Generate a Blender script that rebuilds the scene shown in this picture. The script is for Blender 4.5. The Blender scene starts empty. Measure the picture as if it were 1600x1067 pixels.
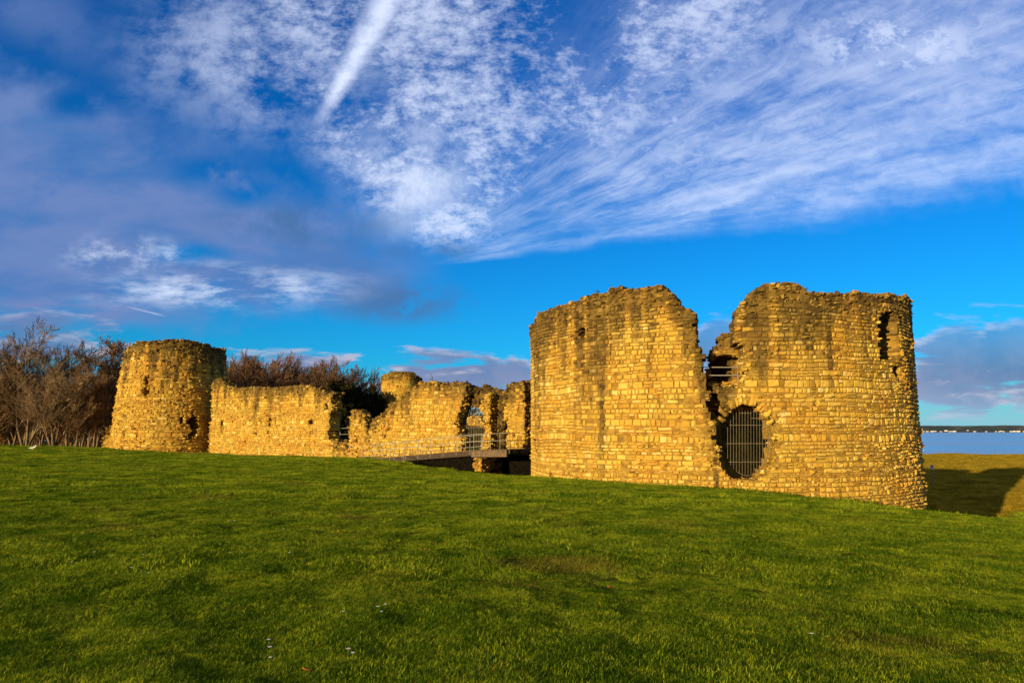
import bpy, math, random
import numpy as np
from mathutils import Vector

scene = bpy.context.scene
COL = scene.collection
rad = math.radians

# ------------------------------------------------------------------ camera
F = 1600 * 24 / 36.0            # focal length in pixels of the 1600 px wide photograph
TILT = math.atan(140.0 / F)     # the camera looks slightly up
cam_d = bpy.data.cameras.new('camera')
cam_d.lens = 24; cam_d.sensor_width = 36; cam_d.clip_start = 0.1; cam_d.clip_end = 30000
cam = bpy.data.objects.new('camera', cam_d); COL.objects.link(cam)
cam.location = (0, 0, 0); cam.rotation_euler = (rad(90) + TILT, 0, 0)
scene.camera = cam
scene.view_settings.view_transform = 'Standard'
scene.view_settings.look = 'None'
scene.view_settings.gamma = 1
scene.view_settings.use_curve_mapping = False
scene.view_settings.exposure = 0.66

def ray(px, py):
    a = (px - 800.0) / F; q = (533.5 - py) / F
    return np.array([a, math.cos(TILT) - q * math.sin(TILT), math.sin(TILT) + q * math.cos(TILT)])
def at(px, py, depth):
    r = ray(px, py); return r * (depth / r[1])
def sky_uv(px, py):
    r = ray(px, py); return r[0] / r[1], r[2] / r[1]

# ------------------------------------------------------------------ sun
SUN_AZ = 39.0      # light travels towards this bearing (clockwise from +Y)
SUN_EL = 6.7
sd = bpy.data.lights.new('sun', 'SUN'); sd.energy = 5.0; sd.angle = rad(0.5); sd.color = (1.0, 0.80, 0.44)
sun = bpy.data.objects.new('sun', sd); COL.objects.link(sun)
sdir = Vector((math.sin(rad(SUN_AZ)) * math.cos(rad(SUN_EL)), math.cos(rad(SUN_AZ)) * math.cos(rad(SUN_EL)), -math.sin(rad(SUN_EL))))
sun.rotation_euler = sdir.to_track_quat('-Z', 'Y').to_euler()
sun.location = (-40, -50, 30)

# ------------------------------------------------------------------ world
class NT:
    """terse node building"""
    def __init__(s, nt): s.nt = nt
    def new(s, t, **kw):
        n = s.nt.nodes.new(t)
        for k, v in kw.items(): setattr(n, k, v)
        return n
    def put(s, sock, v):
        if isinstance(v, bpy.types.NodeSocket): s.nt.links.new(v, sock)
        else: sock.default_value = v
    def m(s, op, a, b=0.0, c=0.0, clamp=False):
        n = s.new('ShaderNodeMath', operation=op, use_clamp=clamp)
        s.put(n.inputs[0], a); s.put(n.inputs[1], b); s.put(n.inputs[2], c)
        return n.outputs[0]
    def add(s, a, b): return s.m('ADD', a, b)
    def sub(s, a, b): return s.m('SUBTRACT', a, b)
    def mul(s, a, b): return s.m('MULTIPLY', a, b)
    def step(s, v, lo, hi, a=0.0, b=1.0):
        n = s.new('ShaderNodeMapRange', interpolation_type='SMOOTHSTEP', clamp=True)
        s.put(n.inputs[0], v); s.put(n.inputs[1], lo); s.put(n.inputs[2], hi); s.put(n.inputs[3], a); s.put(n.inputs[4], b)
        return n.outputs[0]
    def vec(s, x, y, z=0.0):
        n = s.new('ShaderNodeCombineXYZ'); s.put(n.inputs[0], x); s.put(n.inputs[1], y); s.put(n.inputs[2], z); return n.outputs[0]
    def noise(s, v, scale=1.0, detail=4.0, rough=0.55, dist=0.0, out=0):
        n = s.new('ShaderNodeTexNoise'); s.put(n.inputs['Vector'], v); s.put(n.inputs['Scale'], scale)
        s.put(n.inputs['Detail'], detail); s.put(n.inputs['Roughness'], rough); s.put(n.inputs['Distortion'], dist)
        return n.outputs[out]
    def mix(s, f, a, b, blend='MIX'):
        n = s.new('ShaderNodeMix', data_type='RGBA', blend_type=blend)
        s.put(n.inputs[0], f)
        for k, v in ((6, a), (7, b)):
            if isinstance(v, tuple): v = (*v, 1.0) if len(v) == 3 else v
            s.put(n.inputs[k], v)
        return n.outputs[2]
    def ramp(s, f, pts):
        n = s.new('ShaderNodeValToRGB'); e = n.color_ramp.elements
        while len(e) < len(pts): e.new(0.5)
        for q, (p, c) in zip(e, pts): q.position = p; q.color = (*c, 1)
        s.put(n.inputs[0], f); return n.outputs[0]
    def attr(s, name):
        return s.new('ShaderNodeAttribute', attribute_name=name).outputs['Fac']

world = bpy.data.worlds.new('World'); scene.world = world; world.use_nodes = True
wt = world.node_tree; wt.nodes.clear(); W = NT(wt)
def build_world():
    sky = W.new('ShaderNodeTexSky', sky_type='NISHITA', sun_disc=False)
    sky.sun_elevation = rad(SUN_EL); sky.sun_rotation = rad(SUN_AZ + 180)
    sky.air_density = 1.0; sky.dust_density = 0.2; sky.ozone_density = 3.0; sky.altitude = 50
    tc = W.new('ShaderNodeTexCoord').outputs['Generated']
    sp = W.new('ShaderNodeSeparateXYZ'); W.put(sp.inputs[0], tc)
    x, y, z = sp.outputs
    yy = W.m('MAXIMUM', W.m('ABSOLUTE', y), 0.12)
    u = W.m('DIVIDE', x, yy); v = W.m('DIVIDE', z, yy)
    # clear-sky colour: the physical sky, taken deeper and bluer as the evening sky opposite the sun is
    base = W.mix(1.0, sky.outputs[0], (0.075, 0.93, 1.50), 'MULTIPLY')
    base = W.mix(W.step(z, 0.0, 0.50), base, W.mix(1.0, base, (0.14, 0.68, 0.90), 'MULTIPLY'))
    # towards the sun the evening sky keeps its own warm colour
    base = W.mix(W.step(y, -0.45, 0.25), W.mix(1.0, sky.outputs[0], (0.30, 0.27, 0.23), 'MULTIPLY'), base)
    P = lambda px, py: sky_uv(px, py)
    def line(p, q):     # signed distance from the line p->q, positive to its left
        (ax, ay), (bx, by) = P(*p), P(*q); l = math.hypot(bx - ax, by - ay); nx, ny = -(by - ay) / l, (bx - ax) / l
        return W.add(W.add(W.mul(u, nx), W.mul(v, ny)), -(ax * nx + ay * ny))
    def blob(c, rx, ry):  # 1 in the middle of an ellipse, 0 at its edge
        cx, cy = P(*c); a = W.m('DIVIDE', W.sub(u, cx), rx / F); b = W.m('DIVIDE', W.sub(v, cy), ry / F)
        r = W.m('SQRT', W.add(W.mul(a, a), W.mul(b, b)))
        return W.step(r, 1.0, 0.15)
    wob = W.sub(W.noise(W.vec(u, v, 3.1), 5.0, 5, 0.6), 0.5)
    wob2 = W.sub(W.noise(W.vec(u, v, 8.7), 16.0, 4, 0.6), 0.5)
    # --- cirrus fan spreading from one point low in the sky
    ax, ay = P(640, 420)
    du, dv = W.sub(u, ax), W.sub(v, ay)
    ang = W.m('ARCTAN2', dv, du)                       # radians from the right-hand horizontal
    r = W.m('SQRT', W.add(W.mul(du, du), W.mul(dv, dv)))
    angw = W.add(ang, W.mul(wob, 0.16))
    lr = W.m('LOGARITHM', W.add(r, 0.05), 2.718)
    streak = W.noise(W.vec(W.mul(W.add(ang, W.add(W.mul(wob2, 0.09), W.mul(wob, 0.10))), 6.0), W.mul(lr, 1.1), 1.7), 2.2, 7, 0.62)
    streak2 = W.noise(W.vec(W.mul(ang, 34.0), W.mul(lr, 3.2), 4.4), 1.6, 5, 0.6)
    cell0 = W.noise(W.vec(W.mul(u, 0.8), W.mul(v, 1.6), 15.5), 14.0, 6, 0.62, 0.3)
    inside = W.mul(W.step(angw, 0.10, 0.20), W.step(angw, 2.45, 1.9))
    inside = W.mul(inside, W.step(r, 0.02, 0.12))
    veil = W.mul(W.step(W.add(W.add(streak, W.mul(W.sub(streak2, 0.5), 0.40)), W.mul(W.sub(cell0, 0.5), 0.55)), 0.20, 0.85, 0.10, 1.0), W.step(ang, 1.25, 0.35))
    veil = W.mul(veil, W.step(r, 0.03, 0.34, 0.35, 1.0))
    big = W.noise(W.vec(u, v, 12.0), 3.4, 5, 0.6, 0.4)
    cell = W.noise(W.vec(W.mul(u, 0.9), W.mul(v, 1.35), 5.5), 40.0, 7, 0.70, 0.12)
    cell2 = W.noise(W.vec(u, v, 6.5), 9.0, 7, 0.64, 0.1)
    curd = W.mul(W.step(W.add(W.add(W.mul(cell, 0.55), W.mul(cell2, 0.45)), W.mul(W.sub(big, 0.5), 0.7)), 0.37, 0.68), W.step(angw, 0.35, 0.75))
    mist = W.mul(W.mul(blob((430, 80), 330, 210), W.step(W.add(W.noise(W.vec(W.mul(u, 1.0), W.mul(v, 1.5), 41.0), 3.0, 7, 0.66, 0.1), W.add(W.mul(W.sub(cell2, 0.5), 0.9), W.mul(W.sub(cell, 0.5), 0.4))), 0.36, 0.72)), 0.58)
    mist = W.m('MAXIMUM', mist, W.mul(W.mul(blob((960, 190), 420, 190), W.step(W.add(cell2, W.mul(W.sub(cell, 0.5), 0.9)), 0.38, 0.76)), 0.55))
    dens = W.m('MAXIMUM', W.mul(veil, 0.60), W.mul(curd, 0.72))
    dens = W.m('MAXIMUM', W.mul(dens, inside), mist)
    dens = W.mul(dens, W.step(big, 0.22, 0.5, 0.45, 1.0))
    core = W.mul(blob((640, 270), 160, 150), W.step(cell2, 0.30, 0.66))
    dens = W.m('MAXIMUM', dens, W.mul(core, 0.8))
    core2 = W.mul(blob((705, 345), 130, 70), W.step(W.add(W.mul(cell, 0.6), W.mul(cell2, 0.4)), 0.34, 0.60))
    dens = W.m('MAXIMUM', dens, W.mul(core2, 0.7))
    patch = W.mul(blob((1400, 70), 300, 110), W.step(W.add(cell2, W.mul(W.sub(cell, 0.5), 0.6)), 0.38, 0.66))
    dens = W.m('MAXIMUM', dens, W.mul(patch, 0.75))
    thin = W.mul(W.mul(blob((340, 448), 300, 55), W.step(W.noise(W.vec(W.mul(u, 5.0), W.mul(v, 17.0), 2.0), 1.6, 7, 0.65), 0.40, 0.70)), 0.62)
    dens = W.m('MAXIMUM', dens, thin)
    thin2 = W.mul(W.mul(blob((190, 398), 130, 50), W.step(W.noise(W.vec(W.mul(u, 9.0), W.mul(v, 17.0), 5.0), 1.6, 7, 0.65), 0.40, 0.68)), 0.55)
    dens = W.m('MAXIMUM', dens, thin2)
    # --- contrail
    p0, p1 = P(508, 172), P(622, -25); L = math.hypot(p1[0] - p0[0], p1[1] - p0[1]); tx, ty = (p1[0] - p0[0]) / L, (p1[1] - p0[1]) / L
    t = W.add(W.mul(W.sub(u, p0[0]), tx), W.mul(W.sub(v, p0[1]), ty))
    s_ = W.m('ABSOLUTE', W.add(W.add(W.mul(W.sub(u, p0[0]), -ty), W.mul(W.sub(v, p0[1]), tx)), W.mul(W.sub(W.noise(W.vec(u, v, 0.3), 60.0, 3), 0.5), 0.016)))
    wid = W.add(0.013, W.mul(W.m('MAXIMUM', t, 0.0), 0.095))
    trail = W.mul(W.step(W.m('DIVIDE', s_, wid), 1.5, 0.0), W.step(t, -0.07, 0.06))
    trail = W.mul(trail, W.step(W.add(cell, W.mul(wob2, 0.6)), 0.25, 0.6, 0.6, 0.95))
    dens = W.m('MAXIMUM', dens, trail)
    tl0, tl1 = P(190, 477), P(262, 495); L2 = math.hypot(tl1[0] - tl0[0], tl1[1] - tl0[1]); qx, qy = (tl1[0] - tl0[0]) / L2, (tl1[1] - tl0[1]) / L2
    t2 = W.add(W.mul(W.sub(u, tl0[0]), qx), W.mul(W.sub(v, tl0[1]), qy))
    s2 = W.m('ABSOLUTE', W.add(W.mul(W.sub(u, tl0[0]), -qy), W.mul(W.sub(v, tl0[1]), qx)))
    trail2 = W.mul(W.mul(W.step(s2, 0.0022, 0.0004), W.mul(W.step(t2, 0.0, 0.02), W.step(t2, L2, L2 - 0.02))), 0.6)
    dens = W.m('MAXIMUM', dens, trail2)
    white = W.mix(W.step(v, 0.15, 0.75), (0.60, 0.66, 0.78), (0.48, 0.54, 0.70))
    col = W.mix(dens, base, white)
    # --- grey-blue stratocumulus bank on the left
    w3 = W.add(W.mul(wob, 0.16), W.mul(wob2, 0.05))
    w3 = W.add(w3, W.add(W.mul(W.sub(cell2, 0.5), 0.10), W.mul(W.sub(cell, 0.5), 0.05)))
    up = W.add(line((0, 95), (700, 410)), w3)           # positive above this edge
    lo = W.add(line((0, 520), (720, 455)), W.mul(w3, 0.7))
    bank = W.mul(W.step(up, 0.05, -0.07), W.step(lo, -0.03, 0.05))
    bank = W.mul(bank, W.step(W.noise(W.vec(W.mul(u, 2.0), W.mul(v, 4.6), 21.0), 1.7, 5, 0.55), 0.28, 0.50, 0.40, 0.95))
    bank = W.mul(bank, W.step(W.add(W.noise(W.vec(W.mul(u, 1.2), W.mul(v, 2.2), 51.0), 5.5, 7, 0.62, 0.4), W.mul(big, 0.4)), 0.40, 0.66, 0.55, 1.0))
    bank = W.mul(bank, W.step(line((735, 520), (690, 300)), -0.02, 0.14))
    for hx_, hy_, rx_, ry_ in ((120, 160, 85, 45), (330, 265, 130, 45), (385, 300, 70, 40), (215, 130, 120, 60), (300, 395, 90, 26)):
        hole = W.mul(blob((hx_, hy_), rx_, ry_), W.step(W.add(cell2, W.mul(wob, 0.8)), 0.30, 0.50))
        bank = W.mul(bank, W.sub(1.0, W.mul(hole, 0.95)))
    upper = W.mul(W.mul(W.step(line((0, 95), (700, 410)), 0.0, 0.10), W.step(line((420, 230), (230, -40)), -0.03, 0.22)), W.step(W.noise(W.vec(u, v, 31.0), 4.0, 5, 0.6), 0.40, 0.62, 0.0, 0.55))
    bank = W.m('MAXIMUM', bank, upper)
    lump = W.mul(blob((620, 472), 150, 52), W.step(W.add(cell2, wob), 0.36, 0.54))
    bcol = W.mix(W.step(W.noise(W.vec(W.mul(u, 1.5), W.mul(v, 4.0), 9.0), 3.6, 6), 0.35, 0.62), (0.055, 0.132, 0.325), (0.100, 0.158, 0.340))
    col = W.mix(bank, col, bcol)
    lump = W.m('MAXIMUM', lump, W.mul(blob((670, 392), 110, 26), W.step(W.add(cell2, wob), 0.42, 0.62, 0.0, 0.7)))
    lump = W.m('MAXIMUM', lump, W.mul(blob((480, 350), 210, 55), W.step(W.add(cell2, wob), 0.40, 0.62)))
    col = W.mix(W.mul(lump, 0.85), col, W.mix(cell2, (0.022, 0.080, 0.205), (0.065, 0.140, 0.300)))
    lowm = W.mul(blob((90, 485), 260, 40), W.step(W.noise(W.vec(W.mul(u, 2.0), W.mul(v, 9.0), 61.0), 2.0, 6, 0.6), 0.36, 0.60))
    col = W.mix(W.mul(lowm, 0.8), col, (0.150, 0.165, 0.330))
    col = W.mix(W.m('MAXIMUM', thin, thin2), col, white)
    # --- low cumulus near the horizon
    hn = W.noise(W.vec(W.mul(u, 3.4), W.mul(v, 15.0), 14.0), 2.6, 7, 0.6, 0.3)
    hn_up = W.noise(W.vec(W.mul(u, 3.4), W.mul(W.add(v, 0.012), 15.0), 14.0), 2.6, 7, 0.6, 0.3)
    side = W.m('MAXIMUM', W.m('MAXIMUM', blob((720, 595), 240, 75), blob((1580, 570), 330, 150)), W.m('MAXIMUM', W.mul(blob((60, 530), 230, 66), 0.9), W.m('MAXIMUM', W.mul(blob((430, 562), 230, 44), 0.7), blob((1115, 540), 100, 85))))
    band = W.mul(W.step(v, 0.006, 0.03), W.step(v, 0.26, 0.05))
    th = W.sub(0.68, W.mul(side, 0.40))
    low = W.mul(W.step(W.sub(hn, th), -0.02, 0.12), band)
    rim = W.mul(W.step(W.add(W.sub(hn_up, th), W.mul(W.sub(cell2, 0.5), 0.20)), 0.14, -0.06), 0.85)
    lcol = W.mix(rim, W.mix(W.step(cell2, 0.3, 0.7), (0.070, 0.105, 0.235), (0.15, 0.15, 0.27)), (0.46, 0.38, 0.42))
    col = W.mix(W.mul(low, 0.92), col, lcol)
    haze = W.mul(W.step(v, 0.10, 0.0), 0.62)
    col = W.mix(haze, col, (0.25, 0.37, 0.52))
    bg = W.new('ShaderNodeBackground'); W.put(bg.inputs[0], col); bg.inputs[1].default_value = 1.0
    # the tinted sky itself enters at its physical strength
    for l in list(wt.links):
        pass
    out = W.new('ShaderNodeOutputWorld'); wt.links.new(bg.outputs[0], out.inputs[0])
    return sky
SKY_STRENGTH = 0.10
def world_scale():
    # the Sky Texture is scaled by SKY_STRENGTH before the clouds are laid over it
    sky = [n for n in wt.nodes if n.type == 'TEX_SKY'][0]
    links = [l.to_socket for l in sky.outputs[0].links]
    n = W.new('ShaderNodeVectorMath', operation='SCALE'); wt.links.new(sky.outputs[0], n.inputs[0]); n.inputs['Scale'].default_value = SKY_STRENGTH
    for s in links: wt.links.new(n.outputs[0], s)
build_world(); world_scale()

# ------------------------------------------------------------------ helpers
rng = np.random.default_rng(7)
def _h(ix, iy, seed):
    n = (ix.astype(np.int64) * 374761393 + iy.astype(np.int64) * 668265263 + seed * 974634557) & 0xffffffff
    n = ((n ^ (n >> 13)) * 1274126177) & 0xffffffff
    return ((n ^ (n >> 16)) & 0xffff) / 65535.0
def vnoise(x, y, seed=0):
    x = np.asarray(x, float); y = np.asarray(y, float)
    x, y = np.broadcast_arrays(x, y)
    ix = np.floor(x); iy = np.floor(y); fx = x - ix; fy = y - iy
    fx = fx * fx * (3 - 2 * fx); fy = fy * fy * (3 - 2 * fy)
    a = _h(ix, iy, seed); b = _h(ix + 1, iy, seed); c = _h(ix, iy + 1, seed); d = _h(ix + 1, iy + 1, seed)
    return (a * (1 - fx) + b * fx) * (1 - fy) + (c * (1 - fx) + d * fx) * fy
def fbm(x, y, seed=0, oct=4):
    s = 0; a = 0.5; t = 0
    for k in range(oct):
        s = s + a * vnoise(np.asarray(x) * 2 ** k, np.asarray(y) * 2 ** k, seed + k * 17); t += a; a *= 0.55
    return s / t
def sstep(x, lo, hi):
    t = np.clip((x - lo) / (hi - lo), 0, 1); return t * t * (3 - 2 * t)
def inpoly(x, y, poly):
    x = np.asarray(x, float); y = np.asarray(y, float); r = np.zeros(x.shape, bool); n = len(poly)
    for i in range(n):
        x0, y0 = poly[i]; x1, y1 = poly[(i + 1) % n]
        if y0 == y1: continue
        c = ((y0 > y) != (y1 > y)) & (x < (x1 - x0) * (y - y0) / (y1 - y0) + x0)
        r ^= c
    return r
def mesh_from(name, V, Q, mat, parent=None, attrs=None, smooth=False, loc=None):
    """V (n,3); Q: (m,4) quads or (m,3) tris or list of such arrays -> one linked mesh object"""
    Qs = Q if isinstance(Q, list) else [Q]
    Qs = [np.asarray(q, np.int64) for q in Qs if len(q)]
    me = bpy.data.meshes.new(name)
    V = np.asarray(V, np.float32)
    me.vertices.add(len(V)); me.vertices.foreach_set('co', V.ravel())
    nl = sum(q.size for q in Qs); npoly = sum(len(q) for q in Qs)
    me.loops.add(nl); me.loops.foreach_set('vertex_index', np.concatenate([q.ravel() for q in Qs]).astype(np.int32))
    tot = np.concatenate([np.full(len(q), q.shape[1]) for q in Qs]).astype(np.int32)
    st = np.concatenate([[0], np.cumsum(tot)[:-1]]).astype(np.int32)
    me.polygons.add(npoly); me.polygons.foreach_set('loop_start', st)
    me.polygons.foreach_set('use_smooth', np.full(npoly, smooth))
    me.update(calc_edges=True); me.validate()
    for k, a in (attrs or {}).items():
        at_ = me.attributes.new(k, 'FLOAT', 'POINT'); at_.data.foreach_set('value', np.asarray(a, np.float32))
    me.materials.append(mat)
    o = bpy.data.objects.new(name, me); COL.objects.link(o)
    if parent is not None: o.parent = parent
    if loc is not None: o.location = loc
    return o
def empty(name, loc=(0, 0, 0), rz=0.0):
    o = bpy.data.objects.new(name, None); COL.objects.link(o); o.location = loc; o.rotation_euler = (0, 0, rz); o.empty_display_size = 0.3
    return o
def tag(o, label=None, cat=None, group=None, kind=None):
    if label: o['label'] = label
    if cat: o['category'] = cat
    if group: o['group'] = group
    if kind: o['kind'] = kind
    return o
def copy_thing(root, loc, rz=0.0, sc=1.0):
    r = root.copy(); COL.objects.link(r); r.location = loc; r.rotation_euler = (0, 0, rz); r.scale = (sc, sc, sc)
    for ch in root.children:
        c = ch.copy(); COL.objects.link(c); c.parent = r
        for g in ch.children:
            d = g.copy(); COL.objects.link(d); d.parent = c
    return r
def tubes(P0, P1, R0, R1, n=4):
    """prisms round the segments P0->P1: returns V, Q"""
    P0 = np.asarray(P0, float).reshape(-1, 3); P1 = np.asarray(P1, float).reshape(-1, 3)
    R0 = np.broadcast_to(np.asarray(R0, float), (len(P0),)); R1 = np.broadcast_to(np.asarray(R1, float), (len(P0),))
    d = P1 - P0; d = d / np.maximum(np.linalg.norm(d, axis=1, keepdims=True), 1e-9)
    ref = np.where(np.abs(d[:, 2:3]) > 0.9, np.array([[1.0, 0, 0]]), np.array([[0, 0, 1.0]]))
    a = np.cross(d, ref); a /= np.linalg.norm(a, axis=1, keepdims=True); b = np.cross(d, a)
    ang = np.arange(n) * 2 * math.pi / n + math.pi / n
    ring = a[:, None, :] * np.cos(ang)[None, :, None] + b[:, None, :] * np.sin(ang)[None, :, None]
    V = np.concatenate([P0[:, None, :] + ring * R0[:, None, None], P1[:, None, :] + ring * R1[:, None, None]], axis=1)
    k = np.arange(n); k2 = (k + 1) % n
    q = np.stack([k, k2, k2 + n, k + n], 1)
    Q = (np.arange(len(P0)) * 2 * n)[:, None, None] + q[None]
    Qs = [Q.reshape(-1, 4)]
    if n == 4:
        caps = np.array([[3, 2, 1, 0], [4, 5, 6, 7]])
        Qs.append(((np.arange(len(P0)) * 8)[:, None, None] + caps[None]).reshape(-1, 4))
    return V.reshape(-1, 3), np.concatenate(Qs)
def merge(parts):
    V = []; Q = []; o = 0
    for v, q in parts:
        V.append(v); Q.append(np.asarray(q) + o); o += len(v)
    return np.concatenate(V), np.concatenate(Q)
def box(c, sx, sy, sz, rz=0.0, bev=0.0):
    """a box with chamfered upright edges"""
    hx, hy = sx / 2, sy / 2; b = min(bev, hx * 0.45, hy * 0.45)
    if b > 0: o = [(-hx + b, -hy), (hx - b, -hy), (hx, -hy + b), (hx, hy - b), (hx - b, hy), (-hx + b, hy), (-hx, hy - b), (-hx, -hy + b)]
    else: o = [(-hx, -hy), (hx, -hy), (hx, hy), (-hx, hy)]
    n = len(o); cr, sr = math.cos(rz), math.sin(rz)
    V = [(c[0] + x * cr - y * sr, c[1] + x * sr + y * cr, c[2] + s * sz / 2) for s in (-1, 1) for x, y in o]
    Q = [(i, (i + 1) % n, (i + 1) % n + n, i + n) for i in range(n)]
    if n == 4: Q += [(3, 2, 1, 0), (4, 5, 6, 7)]
    else: Q += [(7, 2, 1, 0), (7, 6, 3, 2), (6, 5, 4, 3), (8, 9, 10, 15), (10, 11, 14, 15), (11, 12, 13, 14)]
    return np.array(V), np.array(Q)

# ------------------------------------------------------------------ materials
def mat(name):
    m = bpy.data.materials.new(name); m.use_nodes = True; nt = m.node_tree; nt.nodes.clear(); n = NT(nt)
    b = n.new('ShaderNodeBsdfPrincipled'); o = n.new('ShaderNodeOutputMaterial'); nt.links.new(b.outputs[0], o.inputs[0])
    b.inputs['Specular IOR Level'].default_value = 0.25
    return m, n, b
def bump(n, b, h, strength, dist):
    k = n.new('ShaderNodeBump'); k.inputs['Strength'].default_value = strength; k.inputs['Distance'].default_value = dist
    n.put(k.inputs['Height'], h); n.nt.links.new(k.outputs[0], b.inputs['Normal'])

def stone_mat(name='masonry', warm=1.0):
    m, n, b = mat(name)
    P = n.new('ShaderNodeNewGeometry').outputs['Position']
    tint, stain_shade, mort = n.attr('tint'), n.attr('stain_shade'), n.attr('mortar')
    big = n.noise(P, 0.55, 4, 0.6); mid = n.noise(P, 3.2, 5, 0.65); fine = n.noise(P, 17.0, 5, 0.7)
    t = n.add(tint, n.mul(n.sub(mid, 0.5), 0.55))
    c = n.ramp(t, [(0.0, (0.12, 0.060, 0.012)), (0.15, (0.25, 0.135, 0.020)), (0.35, (0.42, 0.245, 0.032)), (0.6, (0.52, 0.325, 0.042)), (0.82, (0.60, 0.405, 0.08)), (1.0, (0.66, 0.48, 0.16))])
    c = n.mix(n.mul(n.step(big, 0.40, 0.65), 0.6), c, n.mix(1.0, c, (0.98, 0.74, 0.55), 'MULTIPLY'))
    c = n.mix(n.step(n.attr('red'), 0.3, 0.8), c, (0.36, 0.13, 0.04))
    c = n.mix(n.mul(mort, 0.8), c, n.mix(n.step(mid, 0.35, 0.65), (0.085, 0.046, 0.010), (0.30, 0.172, 0.030)))
    # black lichen and rain staining, shade painted into some recessed masonry, pitted surfaces
    sx_ = n.new('ShaderNodeVectorMath', operation='MULTIPLY'); n.put(sx_.inputs[0], P); sx_.inputs[1].default_value = (1.5, 1.5, 0.13)
    run = n.noise(sx_.outputs[0], 1.0, 4, 0.6)          # rain streaks running down the face
    st = n.step(n.add(n.mul(stain_shade, n.step(run, 0.34, 0.62, 0.55, 1.35)), n.mul(n.sub(mid, 0.5), 0.8)), 0.22, 0.88)
    c = n.mix(n.mul(st, 0.84), c, n.mix(n.step(n.add(n.noise(P, 1.3, 3), n.mul(n.sub(tint, 0.55), 0.9)), 0.3, 0.75), (0.022, 0.014, 0.004), (0.150, 0.088, 0.018)))
    c = n.mix(n.mul(n.step(fine, 0.52, 0.30), 0.6), c, n.mix(1.0, c, (0.42, 0.36, 0.30), 'MULTIPLY'))
    n.put(b.inputs['Base Color'], c); b.inputs['Roughness'].default_value = 0.92
    bump(n, b, n.add(n.mul(mid, 0.7), n.mul(fine, 0.45)), 0.9, 0.06)
    return m
STONE = stone_mat()

def plain(name, col, rough=0.7, metal=0.0, var=0.25, scale=3.0, bumpd=0.0):
    m, n, b = mat(name)
    P = n.new('ShaderNodeTexCoord').outputs['Object']
    f = n.noise(P, scale, 5, 0.6)
    c = n.mix(n.step(f, 0.3, 0.7), tuple(x * (1 - var) for x in col), tuple(min(1, x * (1 + var)) for x in col))
    n.put(b.inputs['Base Color'], c); b.inputs['Roughness'].default_value = rough; b.inputs['Metallic'].default_value = metal
    if bumpd: bump(n, b, f, 0.6, bumpd)
    return m
STEEL = plain('galvanised_steel', (0.23, 0.205, 0.155), 0.75, 0.05, 0.15, 8.0)
GRILLE = plain('weathered_iron', (0.17, 0.135, 0.08), 0.75, 0.1, 0.2, 8.0)
TIMBER = plain('weathered_timber', (0.125, 0.080, 0.045), 0.9, 0, 0.35, 6.0, 0.01)
SHADE_BLACK = plain('underdeck_shade', (0.006, 0.0045, 0.003), 1.0, 0, 0.5, 4.0); SHADE_BLACK.node_tree.nodes['Principled BSDF'].inputs['Specular IOR Level'].default_value = 0.02  # near-black colour without sheen, standing in for the shade under the bridge
DARKWOOD = plain('dark_beam', (0.05, 0.033, 0.02), 0.8, 0, 0.3, 6.0, 0.01)

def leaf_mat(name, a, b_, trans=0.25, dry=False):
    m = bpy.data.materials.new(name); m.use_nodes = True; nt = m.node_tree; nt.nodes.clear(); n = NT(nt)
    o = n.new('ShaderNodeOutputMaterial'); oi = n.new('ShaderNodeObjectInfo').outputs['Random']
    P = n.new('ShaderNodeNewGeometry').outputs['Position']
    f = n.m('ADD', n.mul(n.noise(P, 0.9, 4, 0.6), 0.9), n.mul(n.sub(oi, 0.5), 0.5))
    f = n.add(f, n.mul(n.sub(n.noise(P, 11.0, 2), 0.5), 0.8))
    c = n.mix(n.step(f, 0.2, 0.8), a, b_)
    if dry:
        # dead straw among the green, and the worn bare-looking patch on the lawn
        sp = n.new('ShaderNodeSeparateXYZ'); n.put(sp.inputs[0], P); w_ = ray(835, 910); w_ = w_ * (-2.1 / w_[2])
        wd = n.add(n.m('POWER', n.m('DIVIDE', n.sub(sp.outputs[0], float(w_[0]) + 0.3), 1.1), 2.0), n.m('POWER', n.m('DIVIDE', n.sub(sp.outputs[1], float(w_[1])), 0.9), 2.0))
        k = n.mul(n.step(n.add(wd, n.mul(n.sub(n.noise(P, 2.5, 4), 0.5), 2.4)), 1.1, 0.2), 0.5)
        k = n.m('MAXIMUM', k, n.mul(n.step(n.add(n.noise(P, 0.42, 5, 0.6), n.mul(n.sub(n.noise(P, 9.0, 2), 0.5), 0.35)), 0.56, 0.74), 0.5))
        c = n.mix(k, c, n.mix(n.noise(P, 14.0, 2), (0.13, 0.075, 0.014), (0.40, 0.25, 0.045)))
        c = n.mix(n.mul(n.step(n.noise(P, 4.5, 5, 0.65), 0.46, 0.64), 0.62), c, n.mix(1.0, c, (0.42, 0.62, 0.6), 'MULTIPLY'))
    d = n.new('ShaderNodeBsdfDiffuse'); n.put(d.inputs[0], c)
    t = n.new('ShaderNodeBsdfTranslucent'); n.put(t.inputs[0], c)
    mx = n.new('ShaderNodeMixShader'); mx.inputs[0].default_value = trans
    nt.links.new(d.outputs[0], mx.inputs[1]); nt.links.new(t.outputs[0], mx.inputs[2]); nt.links.new(mx.outputs[0], o.inputs[0])
    return m
BARK = plain('grey_brown_bark', (0.16, 0.11, 0.06), 0.9, 0, 0.4, 2.5)
TWIG = plain('brown_twigs', (0.14, 0.078, 0.036), 0.9, 0, 0.35, 0.5)
PALE = plain('pale_twigs', (0.20, 0.125, 0.062), 0.9, 0, 0.35, 0.5)
BIRCH = plain('birch_twigs', (0.125, 0.064, 0.031), 0.9, 0, 0.4, 0.35)
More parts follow.
